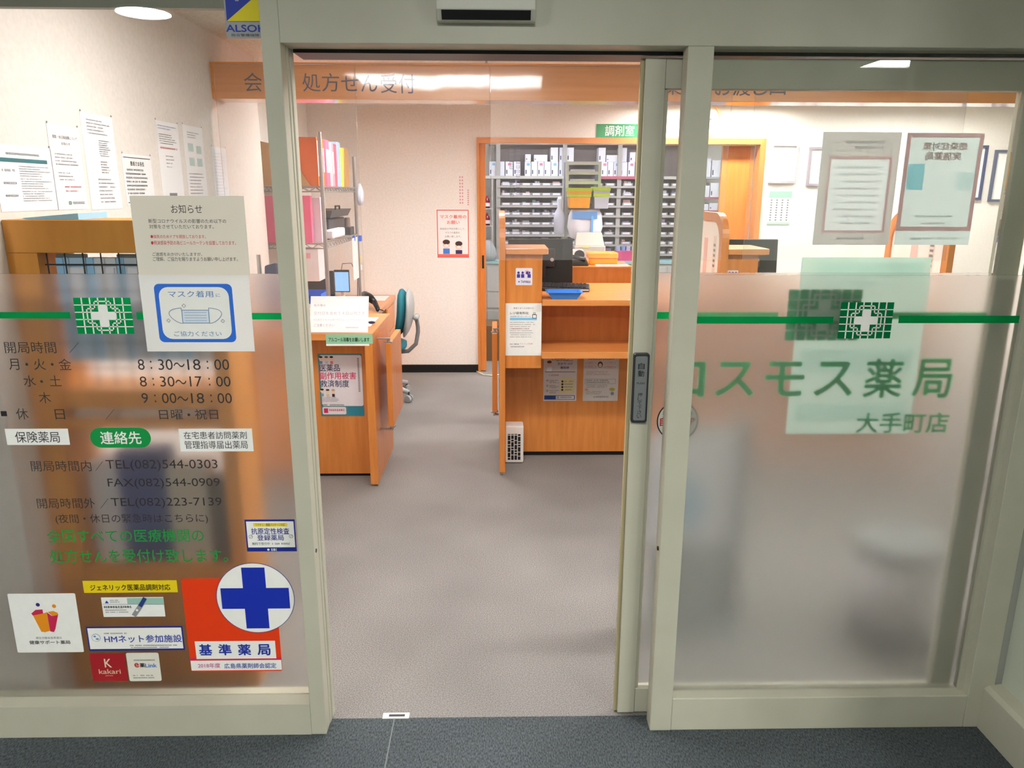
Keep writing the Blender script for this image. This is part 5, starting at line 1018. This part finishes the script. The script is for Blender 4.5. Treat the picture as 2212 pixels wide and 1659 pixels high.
for i in range(8): s.rect((q[0]+.015, q[1]+.015+.018*i, q[0]+.03, q[1]+.026+.018*i), 2, C(214, 176, 176))
done(s, 'paper_slip', 'short pale slip beside the dispensary casing', 'paper')
def picture(px0, py0, px1, py1, col, label):
    x0, x1, z0_, z1_ = pbox(px0, py0, px1, py1, 4.94); t = thing('picture_frame', label, 'picture frame', ((x0+x1)/2, 4.945, z0_), 0, 'framed certificates on the back wall'); m = MB(); e = .022
    for a in ((x0, x1, z0_, z0_+e), (x0, x1, z1_-e, z1_), (x0, x0+e, z0_+e, z1_-e), (x1-e, x1, z0_+e, z1_-e)): m.box(a[0], a[1], 4.925, 4.9495, a[2], a[3], col)
    m.build('frame', t); MB().box(x0+e, x1-e, 4.942, 4.9495, z0_+e, z1_-e, C(246, 246, 246)).build('certificate', t)
picture(1662, 310, 1722, 396, C(176, 170, 178), 'pale framed certificate nearest the dispensary opening')
picture(1745, 318, 1850, 402, C(150, 136, 150), 'framed certificate half hidden behind the grey poster')
picture(2060, 314, 2126, 432, C(70, 76, 110), 'dark framed certificate peeking out past the pink bordered poster')
picture(2142, 324, 2230, 436, C(90, 96, 120), 'dark framed certificate beside the sliding door rear stile')
s = Sheet('Y', 4.949, .001); q = s.R(1659, 413, 1708, 485); s.slab(q, 3, C(240, 240, 236)); s.rect((q[0], q[3]-.06, q[2], q[3]), 4, C(150, 196, 176)); s.rect((q[0], q[1], q[2], q[1]+.02), 4, C(170, 206, 190))
for i in range(4):
    for j in range(9): s.rect((q[0]+.018+.05*i, q[1]+.035+.022*j, q[0]+.034+.05*i, q[1]+.046+.022*j), 4, GREYINK)
done(s, 'calendar', 'wall calendar with green header below the pale certificate', 'calendar')
ck = thing('wall_clock', 'round wooden rimmed wall clock half hidden behind the fascia and mullion', 'clock', (1.84, 4.94, 2.29))
rim = MB(); n = 36
rim.mesh([(1.84+r_*math.cos(2*math.pi*j/n), y_, 2.295+r_*math.sin(2*math.pi*j/n)) for r_, y_ in ((.15, 4.9495), (.15, 4.915), (.125, 4.91), (.125, 4.94)) for j in range(n)], [(k*n+j, k*n+(j+1) % n, (k+1)*n+(j+1) % n, (k+1)*n+j) for k in range(3) for j in range(n)], C(232, 190, 140)); rim.build('clock_rim', ck)
MB().cyl((1.84, 4.9495, 2.295), (1.84, 4.935, 2.295), .1249, .1249, C(250, 248, 244), 36).build('clock_face', ck)
hd_ = MB(); hd_.box(1.836, 1.844, 4.931, 4.9345, 2.295, 2.375, BLACK); hd_.box(1.84, 1.90, 4.931, 4.9345, 2.291, 2.299, BLACK); hd_.build('clock_hands', ck)
cbx = thing('cardboard_box', 'brown cardboard box on the dispensary floor past the door edge', 'box', (.02, 5.5, 0))
MB().box(-.12, .3, 5.45, 5.85, .001, .36, C(120, 92, 62)).build('carton_body', cbx, bevel=.003); MB().box(-.02, .0, 5.4485, 5.4499, .2, .24, WHITE).build('carton_mark', cbx)
cw = MB().tube([(-.19, 4.90, .02), (-.12, 4.80, .01), (-.02, 4.78, .006), (.06, 4.86, .006), (.10, 5.0, .006)], .006, C(206, 214, 190), 6); tag(cw.build('floor_cable', smooth=True), 'pale cable trailing on the floor at the dispensary threshold', 'cable')

# ------------------------------------------------------------------ notices on the side wall
def wallnote(y0, y1, z0_, z1_, label, draw, col=C(232, 230, 232, .35)):
    s = Sheet('X', -1.4545, .0008); q = (y0, z0_, y1, z1_); s.slab(q, 1, col); draw(s, q, lambda f: y0+(y1-y0)*f, lambda f: z0_+(z1_-z0_)*f); pins = None
    for f in (.02, .98): s.ell(y0+(y1-y0)*f, z1_+.004, .004, .004, 2, GREYINK, 10)
    return done(s, 'wall_notice', label, 'notice', 'paper notices pinned on the side wall')
TQ = C(58, 110, 116)
def n1(s, q, X, Y):
    s.rect((X(.0), Y(.74), X(.9), Y(.80)), 2, TQ); s.small(X(.2), Y(.85), X(.8), .007, 2, GREYINK, 1)
    for i in range(3): s.para(X(.38), Y(.52-.19*i), X(.94), Y(.70-.19*i), 5, 2, GREYINK, i, .4); s.small(X(.1), Y(.6-.19*i), X(.32), .007, 2, GREYINK, i+5)
wallnote(.25, .548, 1.605, 1.80, 'wide notice with teal bar at the outer end of the wall notices', n1)
def n2(s, q, X, Y):
    s.text('夜間・休日等加算について', (X(.12), Y(.84), X(.92), Y(.88)), 2, INK); s.text('お知らせ', (X(.38), Y(.77), X(.66), Y(.805)), 2, INK); s.para(X(.12), Y(.52), X(.92), Y(.68), 4, 2, GREYINK, 3, .4); s.para(X(.16), Y(.34), X(.7), Y(.46), 3, 2, GREYINK, 4, .35); s.para(X(.3), Y(.2), X(.9), Y(.3), 2, 2, RED, 6, .35)
    s.frame((X(.36), Y(.06), X(.45), Y(.1)), .004, 2, C(80, 130, 110)); s.small(X(.5), Y(.065), X(.92), .009, 2, GREYINK, 3)
wallnote(.545, .735, 1.604, 1.878, 'notice about night and holiday fees beside the teal bar notice', n2)
def n3(s, q, X, Y): s.para(X(.15), Y(.78), X(.9), Y(.95), 5, 2, GREYINK, 1, .35); s.para(X(.45), Y(.56), X(.85), Y(.74), 8, 2, GREYINK, 2, .5); s.para(X(.45), Y(.38), X(.75), Y(.52), 5, 2, GREYINK, 3, .5); s.para(X(.3), Y(.06), X(.9), Y(.34), 7, 2, GREYINK, 4, .35)
wallnote(.76, .988, 1.60, 1.935, 'tall price list notice third from the outer end of the wall', n3)
def n4(s, q, X, Y): s.rect((X(.04), Y(.93), X(.96), Y(.945)), 2, INK); s.text('患者さま各位', (X(.25), Y(.78), X(.72), Y(.87)), 2, INK, .01); s.para(X(.06), Y(.2), X(.95), Y(.74), 7, 2, INK, 8, .5); s.rect((X(.04), Y(.05), X(.96), Y(.065)), 2, INK)
wallnote(1.03, 1.285, 1.61, 1.807, 'small square notice with heavy lines behind the taped announcement', n4)
def n5(s, q, X, Y): s.para(X(.08), Y(.9), X(.9), Y(.96), 2, 2, C(130, 150, 200), 2, .4); s.para(X(.1), Y(.73), X(.92), Y(.86), 5, 2, INK, 3, .4); s.small(X(.1), Y(.68), X(.9), .008, 2, RED, 4); s.para(X(.3), Y(.45), X(.7), Y(.62), 4, 2, GREYINK, 5, .3); s.rect((X(.3), Y(.06), X(.65), Y(.16)), 2, GREYINK)
wallnote(1.366, 1.60, 1.60, 1.961, 'notice with blue heading and red line, fifth along the wall', n5)
def n6(s, q, X, Y):
    s.para(X(.2), Y(.84), X(.8), Y(.93), 3, 2, GREYINK, 2, .4)
    for a, b in ((.2, .68), (.6, .66), (.2, .5), (.6, .5)): s.rect((X(a), Y(b), X(a+.25), Y(b+.1)), 2, C(180, 200, 196))
    s.para(X(.1), Y(.05), X(.92), Y(.42), 9, 2, GREYINK, 5, .3)
wallnote(1.652, 1.895, 1.60, 1.967, 'notice with four small pictures, sixth along the wall', n6)
wallnote(2.0, 2.21, 1.58, 1.888, 'pale bluish notice nearest the reception desk', lambda s, q, X, Y: s.para(X(.1), Y(.1), X(.9), Y(.92), 16, 2, C(196, 204, 216), 4, .4), C(226, 228, 234, .35))

# ------------------------------------------------------------------ brochure rack behind the left pane
RX0, RX1, RY0, RY1 = -1.4535, -0.825, 0.24, 0.44
br = thing('brochure_rack', 'wooden brochure rack with wire grid close behind the frosted left window', 'display rack', (-1.1, .37, 0))
for x, w_ in ((RX0, .09), (RX1-.05, .05)): MB().box(x, x+w_, RY0, RY1, 0, 1.4865, RACKWOOD).build('side_panel', br)
MB().box(RX0, RX1, RY0, RY1, 1.487, 1.583, RACKWOOD).build('top_board', br, bevel=.002)
MB().box(RX0+.0905, RX1-.0505, RY1-.02, RY1, 0, .62, RACKWOOD).build('back_panel', br)
MB().box(RX0+.0905, RX1-.0505, RY0+.008, RY1-.0205, 0, .45, RACKWOOD).build('lower_cabinet', br)
for z0_, z1_ in ((.93, .965), (1.0, 1.06)): MB().box(RX0+.0905, RX1-.0505, RY0+.02, RY1, z0_, z1_, RACKWOOD).build('rack_shelf', br)
gd = MB()
for i in range(9): x = RX0+.1+(RX1-RX0-.2)*i/8; gd.tube([(x, RY0+.03, 1.07), (x, RY0+.03, 1.486)], .0022, DARK, 6)
for z in (1.13, 1.21, 1.29, 1.37, 1.45): gd.tube([(RX0+.09, RY0+.034, z), (RX1-.05, RY0+.034, z)], .0022, DARK, 6)
gd.build('wire_grid', br)
BC = [C(176, 204, 232), C(214, 216, 226), C(196, 200, 214), C(186, 214, 240), C(214, 214, 220)]
for i in range(5):
    x = RX0+.12+.091*i; t = thing('brochure_pocket', 'pale blue and white brochures hanging on the wire grid, %s from the outer side panel' % names[i], 'brochures', (x, RY0+.05, 1.15), 0, 'brochures hanging on the wire grid')
    MB().box(x, x+.085, RY0+.042, RY0+.062, 1.15, 1.48-.01*(i % 2), BC[i]).build('brochure', t); MB().box(x, x+.02, RY0+.0375, RY0+.0415, 1.15, 1.47, C(150, 196, 236)).build('spine_strip', t)
    MB().box(x+.03, x+.08, RY0+.0375, RY0+.0415, 1.30, 1.44, C(222, 218, 230)).build('printed_panel', t)
for x, lab in ((RX0+.215+.2, 'grey wire clip basket on the grid before the brown leaflet'), (RX0+.5, 'grey wire clip basket on the grid before the red leaflet')):
    t = thing('leaflet_clip', lab, 'clip', (x, RY0, 1.40), 0, 'grey clips on the wire grid'); MB().box(x, x+.07, RY0+.002, RY0+.024, 1.36, 1.435, C(110, 114, 110)).build('clip_body', t); MB().tube([(x+.01, RY0+.012, 1.435), (x+.01, RY0+.02, 1.455), (x+.02, RY0+.026, 1.455)], .003, STEEL, 6).build('clip_hook', t)
tag(MB().box(RX0+.485, RX0+.495, RY0+.005, RY0+.028, 1.34, 1.43, C(160, 120, 40)).build('leaflet'), 'mustard leaflet between two grey clips on the wire grid', 'leaflet')
tag(MB().box(RX0+.575, RX0+.594, RY0+.005, RY0+.028, 1.34, 1.43, C(190, 60, 90)).build('leaflet'), 'red leaflet beside the grey clip near the taped notice', 'leaflet')
for i, (c_, x) in enumerate(((C(226, 220, 220), RX0+.11), (C(236, 232, 230), RX0+.25), (C(214, 208, 208), RX0+.385))):
    tag(MB().box(x, x+.12, RY0+.05, RY0+.17, .9655, .998, c_).build('tissue_packet'), 'pale packet on the thin rack shelf behind the frosted glass, %s from the wall' % names[i], 'packet', 'packets on the brochure rack shelf')
for x0_, x1_, z1_, c_, lab in ((RX0+.11, RX0+.20, .80, C(206, 202, 206), 'whitish carton in the rack recess beside the navy carton'), (RX0+.205, RX0+.36, .84, C(52, 62, 116), 'navy carton blurred behind the telephone numbers'), (RX0+.365, RX0+.49, .79, C(186, 176, 160), 'beige carton in the rack recess past the navy one'), (RX0+.495, RX0+.574, .74, C(84, 74, 60), 'dark brown carton at the inner end of the rack recess')):
    tag(MB().box(x0_, x1_, RY0+.065, RY0+.16, .451, z1_, c_).build('rack_carton'), lab, 'box', 'cartons in the rack recess')
tag(MB().prism([(RX0+.06, .26, 1.5835), (RX0+.215, .26, 1.5835), (RX0+.215, .43, 1.5835), (RX0+.06, .43, 1.5835)], [(RX0+.05, .26, 1.588), (RX0+.215, .26, 1.602), (RX0+.215, .43, 1.602), (RX0+.05, .43, 1.588)], C(150, 196, 226, .2)).build('blue_folder'), 'light blue plastic folder lying on top of the brochure rack', 'folder')
tag(MB().box(-.70, -.60, 1.25, 1.6, .60, 1.46, C(0, 0, 0)).build('unused')) if False else None
bgk = thing('navy_bag', 'dark navy bag with chrome stand seen just beside the door post', 'bag', (-.86, 1.55, .905))
bx0, bx1 = atY(563, 590, 2.3).x, atY(604, 590, 2.3).x; bz = atY(590, 568, 2.3).z
MB().prism([(bx0, 2.3, .906), (bx1, 2.3, .906), (bx1, 2.5, .906), (bx0, 2.5, .906)], [(bx0+.01, 2.34, bz-.02), (bx1-.03, 2.34, bz), (bx1-.01, 2.46, bz-.02), (bx0+.02, 2.46, bz-.03)], C(44, 44, 84, .6)).build('bag_body', bgk, bevel=.01)
MB().cyl((bx0-.03, 2.38, .906), (bx0-.03, 2.38, bz+.04), .012, .012, CHROME, 12).build('stand_post', bgk)

# ------------------------------------------------------------------ things blurred behind the frosted right panes
wd = thing('pamphlet_stand', 'grey floor stand with white and blue poster blurred behind the frosted pane', 'display stand', (.78, .55, 0))
MB().box(.60, .90, .60, .63, .02, .82, C(150, 156, 156)).build('stand_panel', wd); MB().box(.8995, .935, .58, .64, 0.0, .86, C(60, 84, 88)).build('stand_post', wd); MB().box(.60, .935, .50, .72, 0, .0195, C(120, 126, 126)).build('stand_foot', wd)
sh_ = Sheet('Y', .5995); sh_.slab((.56, .36, .895, .80), 1, C(232, 230, 238)); sh_.ell(.72, .52, .07, .11, 2, C(150, 196, 226)); sh_.ell(.66, .62, .05, .06, 2, C(190, 216, 234)); sh_.build('poster', wd)
bk = thing('floor_basket', 'pale basket with dark rim on the floor near the corner post', 'basket', (1.48, .55, 0))
MB().loft([[Vector((1.50+.15*q*math.cos(t), .52+.13*q*math.sin(t), z)) for t in [2*math.pi*j/20 for j in range(20)]] for z, q in ((.09, .85), (.36, 1.0))], C(196, 192, 198)).build('basket_body', bk, smooth=True)
MB().cyl((1.50, .52, 0), (1.50, .52, .0895), .15, .14, C(52, 62, 66), 20).build('basket_foot', bk); MB().loft([[Vector((1.50+.16*q*math.cos(t), .52+.14*q*math.sin(t), z)) for t in [2*math.pi*j/20 for j in range(20)]] for z, q in ((.3605, 1), (.42, 1.05))], C(120, 126, 128)).build('basket_rim', bk)
